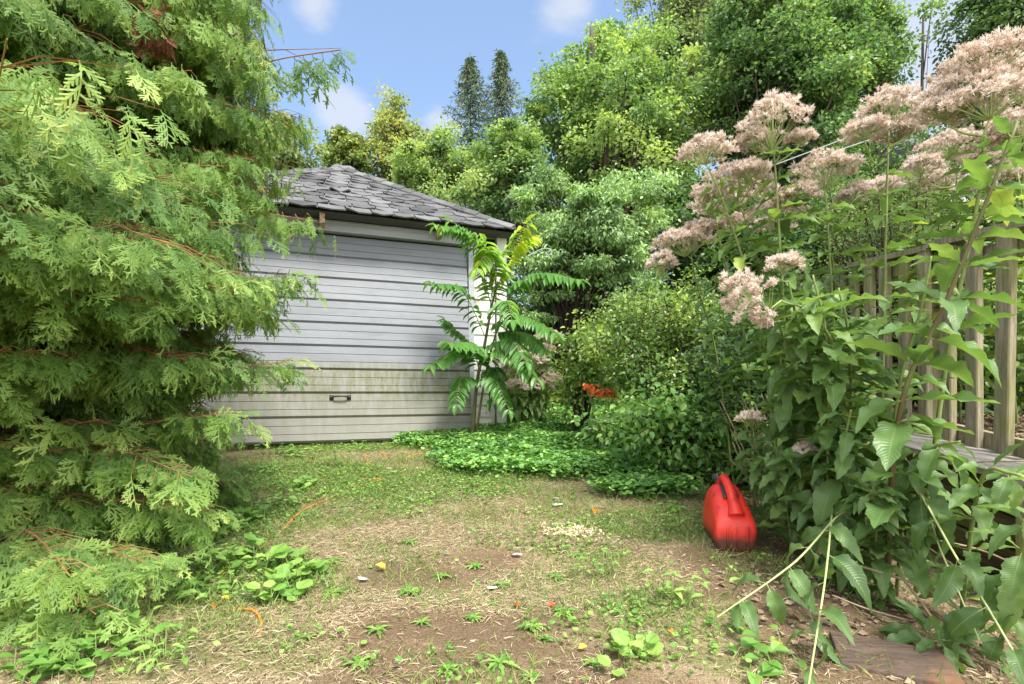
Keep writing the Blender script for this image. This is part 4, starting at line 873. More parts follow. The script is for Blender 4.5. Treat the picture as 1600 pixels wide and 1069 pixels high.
joe('shaded leafy stem beneath the hanging flower head', B(1260, 2.6), [P(1240, 690, 2.5), P(1225, 610, 2.4), P(1220, 560, 2.35)], [], 25, leaf_len=.18, group=LG, name='leafy_plant', cat='plant', droop=(.3, 1), tone=.35)
joe('short leafy stem over the weathered ledge', B(1400, 2.2), [P(1420, 740, 2.0), P(1460, 700, 1.85), P(1500, 690, 1.75)], [], 27, leaf_len=.19, start=.25, group=LG, name='leafy_plant', cat='plant', droop=(.2, 1))
joe('low leafy stem beside the red gas can with tiny pale buds', B(1195, 2.75), [P(1190, 740, 2.7), P(1180, 690, 2.65), P(1175, 660, 2.6)], [(1172, 650, 34, 22, 2.6)], 28, leaf_len=.13, start=.08, spacing=.08, group=LG, name='leafy_plant', cat='plant', r0=.004)
joe('second low leafy stem right of the gas can with drooping leaves', B(1240, 2.5), [P(1225, 760, 2.4), P(1215, 720, 2.35), P(1210, 690, 2.3)], [(1258, 700, 30, 20, 2.3)], 29, leaf_len=.14, start=.06, spacing=.08, group=LG, name='leafy_plant', cat='plant', r0=.004)
joe('dense dark leafy stem at the centre foot of the bed', B(1310, 2.3), [P(1315, 740, 2.15), P(1320, 690, 2.05), P(1330, 640, 2.0)], [], 30, leaf_len=.18, start=.05, spacing=.09, group=LG, name='leafy_plant', cat='plant', droop=(.3, 1), tone=.35)
joe('star shaped leafy shoot above the fallen stems', B(1370, 2.1), [P(1368, 800, 2.0), P(1360, 765, 1.9)], [], 31, leaf_len=.13, start=.02, spacing=.045, per=5, group=LG, name='leafy_plant', cat='plant', r0=.005)
joe('leafy stem hanging over the right end of the ledge', B(1500, 2.0), [P(1530, 760, 1.75), P(1580, 740, 1.6), P(1640, 770, 1.5)], [], 32, leaf_len=.14, start=.1, group=LG, name='leafy_plant', cat='plant', droop=(.1, .7), rise=.6)
joe('leafy stem cut by the right edge of the view', B(1560, 1.8), [P(1600, 850, 1.5), P(1640, 770, 1.35), P(1660, 700, 1.3)], [], 33, leaf_len=.13, start=.1, group=LG, name='leafy_plant', cat='plant', droop=(.3, 1))
joe('lowest leafy shoot at the bottom right near the dark post', B(1460, 1.75), [P(1450, 1000, 1.7), P(1475, 1000, 1.6)], [], 34, leaf_len=.13, start=.03, spacing=.05, group=LG, name='leafy_plant', cat='plant', droop=(.1, .6), tone=.4, r0=.004)
joe('leafy stem filling the gap behind the leaning flower head', B(1340, 2.9), [P(1330, 600, 2.8), P(1310, 480, 2.7), P(1300, 400, 2.65)], [], 36, leaf_len=.18, group=LG, name='leafy_plant', cat='plant')
joe('leafy stem behind the pointed flower head', B(1260, 3.0), [P(1240, 560, 2.9), P(1220, 460, 2.8), P(1200, 380, 2.75)], [], 37, leaf_len=.17, group=LG, name='leafy_plant', cat='plant')
joe('bright leafy stem behind the near fence pickets', B(1590, 3.2), [P(1580, 560, 3.1), P(1560, 400, 3.0), P(1545, 300, 2.95)], [], 60, leaf_len=.22, start=.5, group=LG, name='leafy_plant', cat='plant', tone=.85)
joe('bright leafy stem behind the fence rail, left of the thick reddish one', B(1480, 3.5), [P(1475, 560, 3.4), P(1460, 400, 3.3), P(1450, 310, 3.25)], [], 61, leaf_len=.22, start=.5, group=LG, name='leafy_plant', cat='plant', tone=.8)
joe('bright leafy stem at the right edge above the cap rail', B(1650, 3.0), [P(1640, 520, 2.95), P(1610, 380, 2.9), P(1590, 270, 2.9)], [], 62, leaf_len=.22, start=.5, group=LG, name='leafy_plant', cat='plant', tone=.85)
# fallen stems: rise from the clump and bend to the ground
FG = 'pale fallen stems in front of the bed'
joe('pale fallen stem bending straight down to the bottom edge', B(1295, 2.35), [P(1300, 805, 2.1), P(1290, 900, 1.75), P(1262, 1080, 1.38)], [], 40, r0=.0052, leaf_len=.14, per=2, spacing=.18, start=.45, group=FG, name='fallen_plant', cat='plant', mstem='pale_stem', droop=(.8, 1.6), rise=.1, tone=.3)
joe('pale fallen stem running down left across the bare soil', B(1330, 2.3), [P(1325, 800, 2.1), P(1240, 880, 1.85), P(1120, 965, 1.7)], [], 41, r0=.0052, leaf_len=.14, per=2, spacing=.17, start=.5, group=FG, name='fallen_plant', cat='plant', mstem='pale_stem', droop=(.8, 1.6), rise=.1, tone=.4)
joe('long pale fallen stem sloping down to the right edge', B(1350, 2.3), [P(1400, 740, 2.05), P(1500, 880, 1.65), P(1620, 1080, 1.35)], [], 42, r0=.0052, leaf_len=.15, per=2, spacing=.2, start=.75, group=FG, name='fallen_plant', cat='plant', mstem='pale_stem', droop=(.8, 1.6), rise=.1, tone=.35)
joe('shorter pale fallen stem left of the long right hand one', B(1370, 2.3), [P(1420, 740, 2.05), P(1470, 860, 1.8), P(1530, 1000, 1.55)], [], 43, r0=.0045, leaf_len=.13, per=2, spacing=.2, start=.75, group=FG, name='fallen_plant', cat='plant', mstem='pale_stem', droop=(1, 1.8), rise=.1, tone=.3)
# small clump beside the garage
def clump():
    base = np.array([.16, 6.35, float(gz(.16, 6.35))]); root = empty('flowering_clump', base, 'small clump of faded pink flowers beside the white garage corner', 'flowering plant'); sb, lb = MB(), MB(); hs_ = []
    r = np.random.default_rng(5)
    for q, (px, py) in enumerate([(800, 575), (815, 555), (835, 560), (850, 545), (858, 522), (825, 590), (845, 600), (805, 600), (860, 590), (842, 575), (830, 540), (790, 560)]):
        d = 5.95 + r.uniform(-.25, .25); b = base + np.array([r.normal(0, .08), r.normal(0, .1), 0]); e = P(px, py + 14, d)
        leafed(sb, lb, [b, b * .5 + e * .5 + np.array([0, 0, .08]), e], .006, .16, 3, .08, .05, 300 + q, (.2, .9), n=16, tone=.6); f_ = MB(); flower_head(f_, sb, P(px, py, d), 50 / F * d, 30 / F * d, 400 + q); hs_.append(f_)
    for mb_, nm, mt in [(sb, 'stem', 'joe_stem'), (lb, 'leaves', 'joe')] + [(f_, 'flower_head', 'flower') for f_ in hs_]:
        o = mb_.build(nm, M[mt], None, loc=base); o.parent = root; o.location = (0, 0, 0)
clump()
# dry stalks under the bed
for q, (a, b, lab) in enumerate([((1330, 880, 2.0), (1560, 1010, 1.9), 'long dry brown stalk lying lowest across the hollow'), ((1340, 850, 2.1), (1600, 950, 2.0), 'dry brown stalk sloping right below the ledge'), ((1350, 845, 2.15), (1480, 1000, 1.8), 'steep dry stalk over the dark soil'),
                            ((1360, 830, 2.2), (1620, 900, 2.1), 'dry stalk nearest under the ledge'), ((1430, 780, 2.2), (1600, 720, 1.9), 'thin curved dry twig resting on the ledge'), ((1380, 810, 2.1), (1620, 990, 1.7), 'dry stalk crossing the lower right post'), ((1300, 930, 1.9), (1420, 970, 1.75), 'short dry stick on the soil')]):
    mb = MB(); s_, e_ = P(*a), P(*b); s_[2] = max(s_[2], gz(s_[0], s_[1]) + .01); e_[2] = max(e_[2], gz(e_[0], e_[1]) + .01)
    tube(mb, spl([s_, (s_ + e_) / 2 + r3(q) * .02 + z3 * .03, e_], 16), .0055 - .0004 * q, 6); tag(mb.build('dry_stalk', M['dry'], None, True, loc=s_), lab, 'stalk', 'dry stalks under the flower bed')
mb = MB(); r = np.random.default_rng(91)      # standing old canes in the shade
base = np.array([1.72, 3.25, float(gz(1.72, 3.25))])
for _ in range(34):
    b = base + np.array([r.normal(.05, .14), r.normal(0, .14), 0]); b[2] = gz(b[0], b[1]); e = b + np.array([r.normal(-.2, .08), r.normal(0, .12), r.uniform(.35, .8)]); tube(mb, spl([b, (b + e) / 2 + r.normal(0, .015, 3), e], 6), .004, 5)
tag(mb.build('old_canes', M['dry'], None, True, loc=base), 'clump of bare brown canes standing in shade left of the bed', 'canes')

# ------------------------------------------------------------------ tree of heaven sapling at the garage corner
T_AIL = T_leaf(.17, 4, .1, .3, cols=0, p=.7)
def ailanthus():
    b = P(738, 650, 5.45); base = np.array([b[0], b[1], float(gz(b[0], b[1]))]); root = empty('tree_of_heaven', base, 'sapling with long feathery leaves growing against the garage door frame', 'sapling'); sb, lb = MB(), MB(); r = np.random.default_rng(3)
    tube(sb, spl([base, P(745, 600, 5.4), P(757, 540, 5.4), P(768, 480, 5.4), P(778, 440, 5.4)], 20), np.linspace(.021, .010, 20), 8)
    tube(sb, spl([base + [.03, 0, 0], P(758, 590, 5.35), P(775, 520, 5.3), P(792, 470, 5.3)], 16), np.linspace(.013, .006, 16), 7)
    def frond(a, mid, e, d0, d1, ll, tone, k=19):
        ll = ll * 1.5; tone = tone * .9
        pts = spl([P(*a, d0), P(*mid, (d0 + d1) / 2), P(*e, d1)], 24); tube(sb, pts, np.linspace(.005, .002, 24), 5, t=.9); dd = nrm(np.gradient(pts, axis=0))
        for q in range(k):
            f = .16 + .84 * q / (k - 1); i = min(int(f * 23), 23); side = nrm(np.cross(dd[i], z3)) if abs(dd[i][2]) < .9 else np.array([0, 1., 0])
            # leaflets stand to both sides of the rachis
            for sg in (-1, 1):
                y_ = side * sg * .9 + dd[i] * .35 + r.normal(0, .08, 3); y_[2] -= .35; L_ = ll * (1 - .45 * abs(f - .45)) * r.uniform(.85, 1.1)
                scatter(lb, T_AIL, pts[i][None], y_[None], (z3 + r.normal(0, .15, 3) - np.array([0, .35, 0]))[None], L_, np.clip(tone + r.normal(0, .08), 0, 1))
        scatter(lb, LONG, pts[-1][None], dd[-1][None], z3[None], ll * .7, tone)
    D0 = 5.4
    frond((768, 478), (735, 370), (682, 352), D0, 5.0, .13, .5); frond((770, 470), (760, 390), (705, 345), D0, 5.1, .13, .62); frond((775, 455), (800, 390), (822, 350), D0, 5.2, .15, .88); frond((778, 450), (815, 385), (832, 372), D0, 5.6, .13, .9)
    frond((766, 482), (770, 420), (758, 380), D0, 5.0, .15, .75); frond((778, 462), (840, 428), (905, 437), D0, 5.0, .15, .3); frond((760, 530), (722, 455), (675, 442), D0, 5.0, .13, .4); frond((755, 552), (715, 520), (695, 500), D0, 5.5, .12, .25)
    frond((752, 565), (720, 545), (675, 570), D0, 4.9, .14, .3); frond((765, 515), (815, 495), (868, 520), D0, 4.9, .15, .35); frond((770, 520), (820, 520), (850, 545), D0, 5.1, .16, .3); frond((758, 545), (800, 530), (822, 565), D0, 4.9, .15, .3)
    frond((750, 580), (735, 540), (700, 535), D0, 4.9, .15, .4); frond((748, 592), (775, 575), (765, 625), D0, 5.2, .13, .15); frond((776, 450), (765, 390), (745, 420), D0, 5.0, .15, .8); frond((765, 500), (790, 470), (800, 500), D0, 4.9, .13, .5)
    frond((750, 600), (772, 590), (795, 640), D0, 5.0, .13, .35); frond((746, 600), (722, 590), (712, 632), D0, 5.0, .12, .35); frond((752, 570), (790, 545), (838, 590), D0, 4.9, .15, .4)
    for mb_, nm, mt in ((sb, 'stem', 'sap_stem'), (lb, 'leaves', 'ailanthus')):
        o = mb_.build(nm, M[mt], None, nm == 'stem', loc=base); o.parent = root; o.location = (0, 0, 0)
ailanthus()

# ------------------------------------------------------------------ fence, ledge, retaining wall, terrace
def FX(y, off=0): return 2.60 + .0875 * (y - 2.67) + off
def FZ(y): return .67 + .115 * (y - 2.67)
fdir = np.array([.0875, 1, .115]); fside = nrm(np.array([1, -.0875, 0]))
fb0 = np.array([FX(4), 4, FZ(4)]); fence = empty('picket_fence', fb0, 'weathered green stained picket fence standing above the plank ledge', 'fence')
def fpart(mb, nm, m): o = mb.build(nm, m, None, loc=fb0); o.parent = fence; o.location = (0, 0, 0); return o
yy = 1.5; r = np.random.default_rng(17)
while yy < 6.6:
    mb = MB(); t_ = .04; wd = .088; h = 1.19 + r.normal(0, .006); z0 = FZ(yy) + r.normal(0, .006); c = np.array([FX(yy) - .045, yy, z0]); yv = nrm(np.array([.0875 + r.normal(0, .02), 1, r.normal(0, .012)])); lean = np.array([r.normal(0, .006), r.normal(0, .006), 1]) * (h - .03)
    # picket with slanted foot and chamfered head
    a = c; V = [a, a + yv * wd, a + yv * wd + fside * t_ - z3 * .045, a + fside * t_ - z3 * .045]; V2 = [q + lean for q in V[:2]] + [V[3] * 0 + a + yv * wd + fside * t_ + lean + z3 * .0, a + fside * t_ + lean]
    V2[2] = a + yv * wd + fside * t_ + lean; V2[3] = a + fside * t_ + lean
    V[0] = V[0] - z3 * 0; mb.add(V + V2, np.array([[0, 3, 2, 1], [4, 5, 6, 7], [0, 1, 5, 4], [1, 2, 6, 5], [2, 3, 7, 6], [3, 0, 4, 7]]))
    bevel(fpart(mb, 'picket', M['fence']), .006, 1); yy += .19
def along(y0, y1, off, dz, wd, ht, name, m, bev=.006):
    mb = MB(); a = np.array([FX(y0) + off, y0, FZ(y0) + dz]); b = np.array([FX(y1) + off, y1, FZ(y1) + dz]); box(mb, a, b - a, fside * wd, z3 * ht); return mb
fpart(along(1.4, 3.2, -.06, 1.165, .14, .04, 0, 0), 'cap_rail', M['fence']); fpart(along(3.205, 6.7, -.06, 1.15, .14, .038, 0, 0), 'cap_rail', M['fence'])
fpart(along(1.4, 6.7, .0, 1.03, .04, .09, 0, 0), 'top_rail', M['fence']); fpart(along(1.4, 6.7, .0, .0, .04, .09, 0, 0), 'bottom_rail', M['fence'])
for y in (1.5, 3.3, 5.1, 6.7):
    mb = MB(); a = np.array([FX(y) + .042, y, FZ(y) - .35]); box(mb, a, [.09, 0, 0], [0, .09, 0], z3 * 1.5); bevel(fpart(mb, 'fence_post', M['fence']), .006, 1)
# second rail fence line further back on the terrace
f2 = empty('low_border_rail', (4.0, 3.9, .7), 'low green timber edging seen between the fence pickets', 'border')
mb = MB(); box(mb, [3.1, 4.35, .87], [2.5, -.4, 0], [0, .05, 0], z3 * .12); box(mb, [3.45, 4.2, .7], [.07, 0, 0], [0, .07, 0], z3 * .55); o = mb.build('timber', M['fence'], None, loc=f2.location); o.parent = f2; o.location = (0, 0, 0)
def LXf(y): return 2.16 + .06 * (y - 2.2)
def LZ(y): return .648 + .10 * (y - 2.4)
lo = np.array([2.3, 2.6, .5]); ret = empty('retaining_wall', lo, 'dark timber retaining wall topped with a weathered grey plank ledge', 'retaining wall')
mb = MB()
for q in range(3):
    y0, y1 = 1.3, 6.4; o0 = .02 + q * .155; a = np.array([LXf(y0) + o0, y0, LZ(y0) - .035 - .002 * q]); b = np.array([LXf(y1) + o0, y1, LZ(y1) - .035]); box(mb, a, b - a, [.15, 0, 0], z3 * .035)
o = bevel(mb.build('ledge_plank', M['ledge'], None, loc=lo), .004, 1); o.parent = ret; o.location = (0, 0, 0)
mb = MB()
for q in range(4):
    y0, y1 = 1.3, 6.4; z_ = -.04 - (q + 1) * .15; a = np.array([LXf(y0) + .06 + .012 * (q % 2), y0, LZ(y0) + z_]); b = np.array([LXf(y1) + .06 + .012 * (q % 2), y1, LZ(y1) + z_]); box(mb, a, b - a, [.05, 0, 0], z3 * .142)
o = bevel(mb.build('wall_board', M['darkwood'], None, loc=lo), .005, 1); o.parent = ret; o.location = (0, 0, 0)
for (x_, y_) in ((2.07, 2.02), (2.17, 3.1), (2.24, 4.3)):
    mb = MB(); box(mb, [x_, y_, -.05], [.09, 0, 0], [0, .09, 0], z3 * (LZ(y_) - .04 + .0 + .05)); o = bevel(mb.build('wall_post', M['fence'], None, loc=lo), .005, 1); o.parent = ret; o.location = (0, 0, 0)
mb = MB(); tx = np.linspace(0, 9.5, 60); ty = np.linspace(1.0, 8.5, 50); X_, Y_ = np.meshgrid(tx, ty); X_ = X_ + FX(Y_) + .045; Z_ = LZ(Y_) + .03 + .04 * fbm(X_, Y_, 5, 60)
i = (np.arange(49)[:, None] * 60 + np.arange(59)[None]).ravel(); mb.add(np.stack([X_.ravel(), Y_.ravel(), Z_.ravel()], -1), np.stack([i, i + 1, i + 61, i + 60], -1), .15)
X2 = np.stack([FX(ty) + .045, ty, LZ(ty) + .03], -1); mb.add(np.vstack([X2, X2 - [0, 0, 1.0]]), np.stack([np.arange(49), np.arange(49) + 1, np.arange(49) + 51, np.arange(49) + 50], -1), .1)
tag(mb.build('raised_garden_ground', M['ground'], smooth=True), kind='structure')
mb = MB(); n = 9000; x = R.uniform(2.5, 4.6, n); y = R.uniform(2.2, 6.5, n); x = np.maximum(x, FX(y) + .07 + .5 * rot(n)); p = np.stack([x, y, LZ(y) + .05 + .025 * rot(n)], -1)
scatter(mb, DIA, p, rdir(n, .2), rdir(n, 2), R.uniform(.02, .05, n), rot(n)); tag(mb.build('wood_chip_mulch', M['dry']), 'brown wood chip mulch on the raised garden behind the fence', 'mulch', kind='stuff')

# ------------------------------------------------------------------ gas can
def gascan():
    g = G(1142, 852); base = np.array([g[0] - .0, g[1] + .03, g[2] - .004]); root = empty('gas_can', base, 'red plastic gas can with a black cap standing on bare soil', 'gas can'); root.rotation_euler = (0, 0, math.radians(-7)); root.scale = (1.0, .95, .92)
    mb = MB(); ny_, k = 22, 32; Lc, Wc = .30, .185; V = []
    for i in range(ny_ + 1):
        f = i / ny_; y = -Lc / 2 + Lc * f; e = min(f, 1 - f)
        rnd = min(1, math.sqrt(max(0, 1 - (1 - min(e / .09, 1)) ** 2)) * .16 + .84) if e < .09 else 1
        if e < .001: rnd = .82
        H = np.interp(f, [0, .06, .22, .45, .68, .85, .95, 1], [.150, .168, .225, .285, .318, .315, .28, .22])
        top_w = np.interp(f, [0, .1, .5, .8, 1], [.93, .90, .80, .72, .72])
        for j in range(k):
            a = 2 * np.pi * j / k; ca, sa = math.cos(a), math.sin(a); sx = math.copysign(abs(ca) ** .42, ca); sz_ = math.copysign(abs(sa) ** .42, sa); z = (sz_ * .5 + .5) * H
            zz = np.clip((z - .15) / max(H - .15, .02), 0, 1); ww = 1 - (1 - top_w) * zz ** 2.4; bl = 1 - .05 * np.clip(1 - z / .05, 0, 1) + .05 * math.sin(min(z / .19, 1) * math.pi)
            V.append((sx * Wc / 2 * ww * bl * rnd, y * (1 + 0 * rnd) , z * (rnd if z > .1 else 1) + (.006 if rnd < .9 and z < .03 else 0)))
    i = (np.arange(ny_)[:, None] * k + np.arange(k)[None]); j2 = np.arange(ny_)[:, None] * k + (np.arange(k)[None] + 1) % k
    mb.add(V, [np.stack([i, j2, j2 + k, i + k], -1).reshape(-1, 4), np.array([list(range(k))[::-1]]), np.array([[ny_ * k + q for q in range(k)]])])
    o = mb.build('body', M['can'], root, True); sbm = o.modifiers.new('sub', 'SUBSURF'); sbm.levels = 1; sbm.render_levels = 2
    mb = MB(); pts = spl([(0.005, -Lc / 2 + .03, .185), (.005, -.09, .232), (0.0, -.03, .300), (-.005, .03, .345), (-.005, .075, .350), (-.003, .11, .315)], 30); wv = np.interp(np.linspace(0, 1, 30), [0, .25, .6, 1], [.040, .026, .021, .025])
    tube(mb, pts, wv, 14); o = mb.build('handle', M['can'], root, True)
    for sgn in (1, -1):
        mb = MB(); pts = spl([(sgn * .030, -.06, .262), (sgn * .026, 0.0, .300), (sgn * .022, .05, .322)], 12); tube(mb, pts, [.002] + [.009] * 10 + [.002], 8); mb.build('hand_slot', M['black'], root, True)
    mb = MB()
    for q in (-.045, 0, .045): tube(mb, spl([(q, -Lc / 2 - .001, .03), (q, -Lc / 2 - .003, .08), (q, -Lc / 2 + .001, .135)], 10), [.001] + [.0035] * 8 + [.001], 6)
    mb.build('moulded_rib', M['can'], root, True)
    mb = MB(); c = np.array([-.012, .125, .305]); ax = nrm(np.array([-.12, .5, 1.])); tube(mb, [c, c + ax * .028], [.021, .021], 12); tube(mb, [c + ax * .028, c + ax * .058], [.027, .026], 14)
    for q in range(14):
        a = 2 * np.pi * q / 14; X = nrm(np.cross(ax, z3)); Y = np.cross(ax, X); b = c + ax * .03 + (X * math.cos(a) + Y * math.sin(a)) * .0268; tube(mb, [b, b + ax * .024], [.0022, .0022], 4)
    mb.build('cap', M['black'], root, False)
gascan()

# ------------------------------------------------------------------ small things
mb = MB(); L_ = [(672, 710), (645, 713), (625, 719), (607, 720), (600, 712), (588, 704), (575, 708), (572, 722), (590, 735), (560, 748), (595, 752), (540, 762), (515, 750), (480, 758), (505, 770), (530, 772), (475, 800), (440, 830), (415, 850), (380, 880), (345, 905), (345, 945), (395, 960), (408, 985), (385, 1020)]
pts = spl([G(a, b) for a, b in L_], 260); pts[:, 2] = gz(pts[:, 0], pts[:, 1]) + .003 + .010 * np.sin(np.arange(260) * .19); tube(mb, pts, .0042, 7)
tag(mb.build('extension_cord', M['cord'], None, True), 'thin orange cord snaking through the grass in front of the garage', 'cord')
mb = MB(); r = np.random.default_rng(8)
for (px, py, s_, t_, lab) in [(602, 893, .05, .9, 'yellow leaf standing up on the bare patch at left centre'), (930, 800, .075, .4, 'large orange leaf beside the ivy edge'), (812, 953, .035, .1, 'small rust leaf on the soil, left of its darker twin'), (857, 953, .035, 0, 'small dark red leaf on the soil'), (1158, 968, .05, .55, 'orange leaf under the pale fallen stem'), (904, 1020, .03, 1, 'small yellow leaf near the bottom edge'),
                              (780, 765, .03, .8, 'small yellow leaf near the ivy patch'), (340, 950, .04, .2, 'orange leaf in the weeds at lower left'), (358, 943, .035, .95, 'yellow leaf in the weeds at lower left'), (1045, 990, .03, .6, 'small amber leaf below the dry patch'), (1215, 1010, .04, .3, 'rust leaf near the rotten board')]:
    mb = MB(); g = G(px, py) + z3 * .012; v = r.normal(size=3) * .5; v[2] = .15 if py != 893 else 1.0; scatter(mb, T_leaf(.32, 5, .2, .3, .05, .05, int(px)), g[None], v[None], np.array([[.1, -.5, 1.]]), s_, t_)
    tag(mb.build('fallen_leaf', M['orange_leaf'], None, loc=g), lab, 'leaf', 'fallen leaves on the ground')
for (px, py, s_, lab) in [(870, 793, .035, 'white scrap nearest the ivy patch'), (868, 783, .02, 'tiny white scrap just above a larger one'), (808, 872, .03, 'thin white scrap on the dry grass'), (768, 925, .022, 'white scrap on the bare soil'), (566, 910, .022, 'pale scrap near the yellow leaf'), (607, 735, .02, 'white scrap inside the cord loops')]:
    mb = MB(); g = G(px, py) + z3 * .012; q = r.normal(0, .25, (9, 3)); a = np.arange(8) / 8 * 2 * np.pi; ring = np.stack([np.cos(a) * (1 + q[:8, 0]), np.sin(a) * (.6 + q[:8, 1] * .5), .25 + q[:8, 2] * .4], -1); V = np.vstack([ring * s_ + g, [g + z3 * s_ * .3], ring * s_ * .9 + g - z3 * .003, [g + z3 * s_ * .2]])
    mb.add(V, [np.array([[k_, (k_ + 1) % 8, 8] for k_ in range(8)]), np.array([[9 + (k_ + 1) % 8, 9 + k_, 17] for k_ in range(8)]), np.array([[(k_ + 1) % 8, k_, 9 + k_, 9 + (k_ + 1) % 8] for k_ in range(8)])])
    tag(mb.build('white_scrap', M['white'], None, True, loc=g), lab, 'scrap', 'white scraps on the ground')
mb = MB(); g = G(895, 835); n = 170; p = g + np.stack([r.normal(0, .085, n), r.normal(0, .06, n), np.zeros(n)], -1); p[:, 2] = gz(p[:, 0], p[:, 1]) + .012
for q in p: a_ = r.normal(size=3); b_ = np.cross(a_, r.normal(size=3)); a_ = nrm(a_) * r.uniform(.006, .022); b_ = nrm(b_) * r.uniform(.005, .014); box(mb, q, a_, b_, nrm(np.cross(a_, b_)) * .005, r.random())
tag(mb.build('pale_wood_chips', M['chips']), 'heap of pale yellowish chips on the dry grass', 'wood chips', kind='stuff')
# pebbles and crumbs over the soil
mb = MB(); n = 5000; x, y = on_ground(n, -1.6, 2.0, 1.2, 3.9); c, g, s = cover(x, y); kp = rot(n) < .25 + .6 * s; x, y = x[kp], y[kp]; n = len(x)
oc = np.array([[1, 0, 0], [0, 1, 0], [-1, 0, 0], [0, -1, 0], [0, 0, .7], [0, 0, -.7]]); of = np.array([[0, 1, 4], [1, 2, 4], [2, 3, 4], [3, 0, 4], [1, 0, 5], [2, 1, 5], [3, 2, 5], [0, 3, 5]])
scatter(mb, (oc, [of], oc[:, :2] * 0), gpos(x, y, .001), rdir(n, .1), rdir(n, 3), R.uniform(.0015, .006, n) * (1 + (rot(n) > .98)), rot(n)); tag(mb.build('soil_pebbles', M['stone']), 'small pebbles and crumbs scattered over the bare soil', 'pebbles', kind='stuff')
# leaf litter under the bed
mb = MB(); n = 4200; x = R.uniform(.85, 2.2, n); y = R.uniform(1.3, 4.2, n); kp = vis(x, y) & (rot(n) < ell(x, y, [(1300, 950, .5, .5, .7), (1200, 780, .35, .5, .7), (1350, 850, .6, .6, 1), (1130, 735, .4, .4, .9)])); x, y = x[kp], y[kp]; n = len(x)
scatter(mb, DIA, gpos(x, y, .006), rdir(n, .15), rdir(n, 1.5), R.uniform(.012, .04, n), rot(n)); tag(mb.build('leaf_litter', M['dry']), 'brown leaf litter in the shade below the flower bed', 'leaf litter', kind='stuff')
# weeds: rosettes, one built then copied
def copy_thing(root, loc, rz, sc_, label=None):
    c = root.copy(); COL.objects.link(c); c.location = loc; c.rotation_euler = (0, 0, rz); c.scale = (sc_,) * 3
    if label: c['label'] = label
    for ch in root.children: d = ch.copy(); COL.objects.link(d); d.parent = c
    return c
def rosette(mk, n, ll, T, up, tilt, seed):
    mb = MB(); r = np.random.default_rng(seed); a = np.arange(n) * 2.4; d = np.stack([np.cos(a), np.sin(a), r.uniform(*up, n)], -1); scatter(mb, T, np.zeros((n, 3)) + [0, 0, .006], d, np.stack([-np.cos(a) * tilt, -np.sin(a) * tilt, np.ones(n)], -1), r.uniform(.6, 1.1, n) * ll, np.clip(r.normal(.6, .15, n), 0, 1)); return mb
protos = [rosette(0, 13, .055, T_leaf(.13, 8, .08, .25, .45, .02, 4, 1), (.1, .5), .3, 1), rosette(0, 10, .06, T_leaf(.11, 6, .05, .35, .3, .02, 5, 1), (.2, .7), .3, 2)]
r = np.random.default_rng(77)
RL = ['star shaped weed rosette topmost on the bare soil', 'weed rosette a little left of the topmost one on the bare soil', 'weed rosette right of the topmost one on the bare soil', 'weed rosette at the left edge of the dark soil', 'weed rosette in the middle of the dark soil', 'weed rosette between the white scrap and the red leaf', 'ragged weed rosette directly below the rust leaf', 'weed rosette on dry grass below the pale chips', 'weed rosette on straw above the yellow leaf', 'weed rosette on straw nearest the garage side of the dry patch',
      'weed rosette in the grass below the ivy edge', 'weed rosette close to the ivy edge', 'weed rosette left of the white scrap by the ivy', 'weed rosette on straw just left of the pale chips', 'weed rosette in the grass inside the cord', 'weed rosette in the grass below the garage door', 'weed rosette touching the right of the pale chips', 'weed rosette left of the small yellow bottom leaf', 'weed rosette in the green patch under the red leaves', 'weed rosette left of the light green round leaved weed',
      'weed rosette at the bottom edge beside the round leaved weed', 'weed rosette at the bottom edge on dark soil', 'weed rosette on the straw right of the left weed mound', 'weed rosette in the grass at lower left near the cord end', 'weed rosette right of the dark red leaf', 'weed rosette at the foot of the bushy narrow weed', 'weed rosette at the bottom edge left of centre', 'weed rosette in the bottom left straw', 'weed rosette above the left edge of the dark soil', 'lowest weed rosette, cut by the bottom edge', 'weed rosette left of the pale scrap', 'weed rosette alone on the straw at lower left']
spots = [(742, 888), (690, 905), (785, 918), (660, 975), (740, 970), (770, 945), (830, 985), (870, 905), (600, 860), (640, 850), (700, 800), (720, 780), (800, 800), (830, 830), (560, 770), (620, 780), (900, 870), (850, 1000), (960, 950), (1000, 1000), (930, 1040), (780, 1040), (520, 880), (480, 1000), (880, 960), (1040, 930), (700, 1050), (560, 1040), (640, 930), (830, 1060), (520, 930), (590, 990)]
pr0 = []
for k_, mb in enumerate(protos):
    g = G(*spots[k_]); o = mb.build('weed_rosette', M['weed'], None, True); o.location = g; tag(o, RL[k_], 'weed', 'small weed rosettes on the dry ground'); pr0.append(o)
for k_, s in enumerate(spots[2:]): copy_thing(pr0[k_ % 2], G(*s), r.random() * 6, r.uniform(.6, 1.25), RL[k_ + 2])
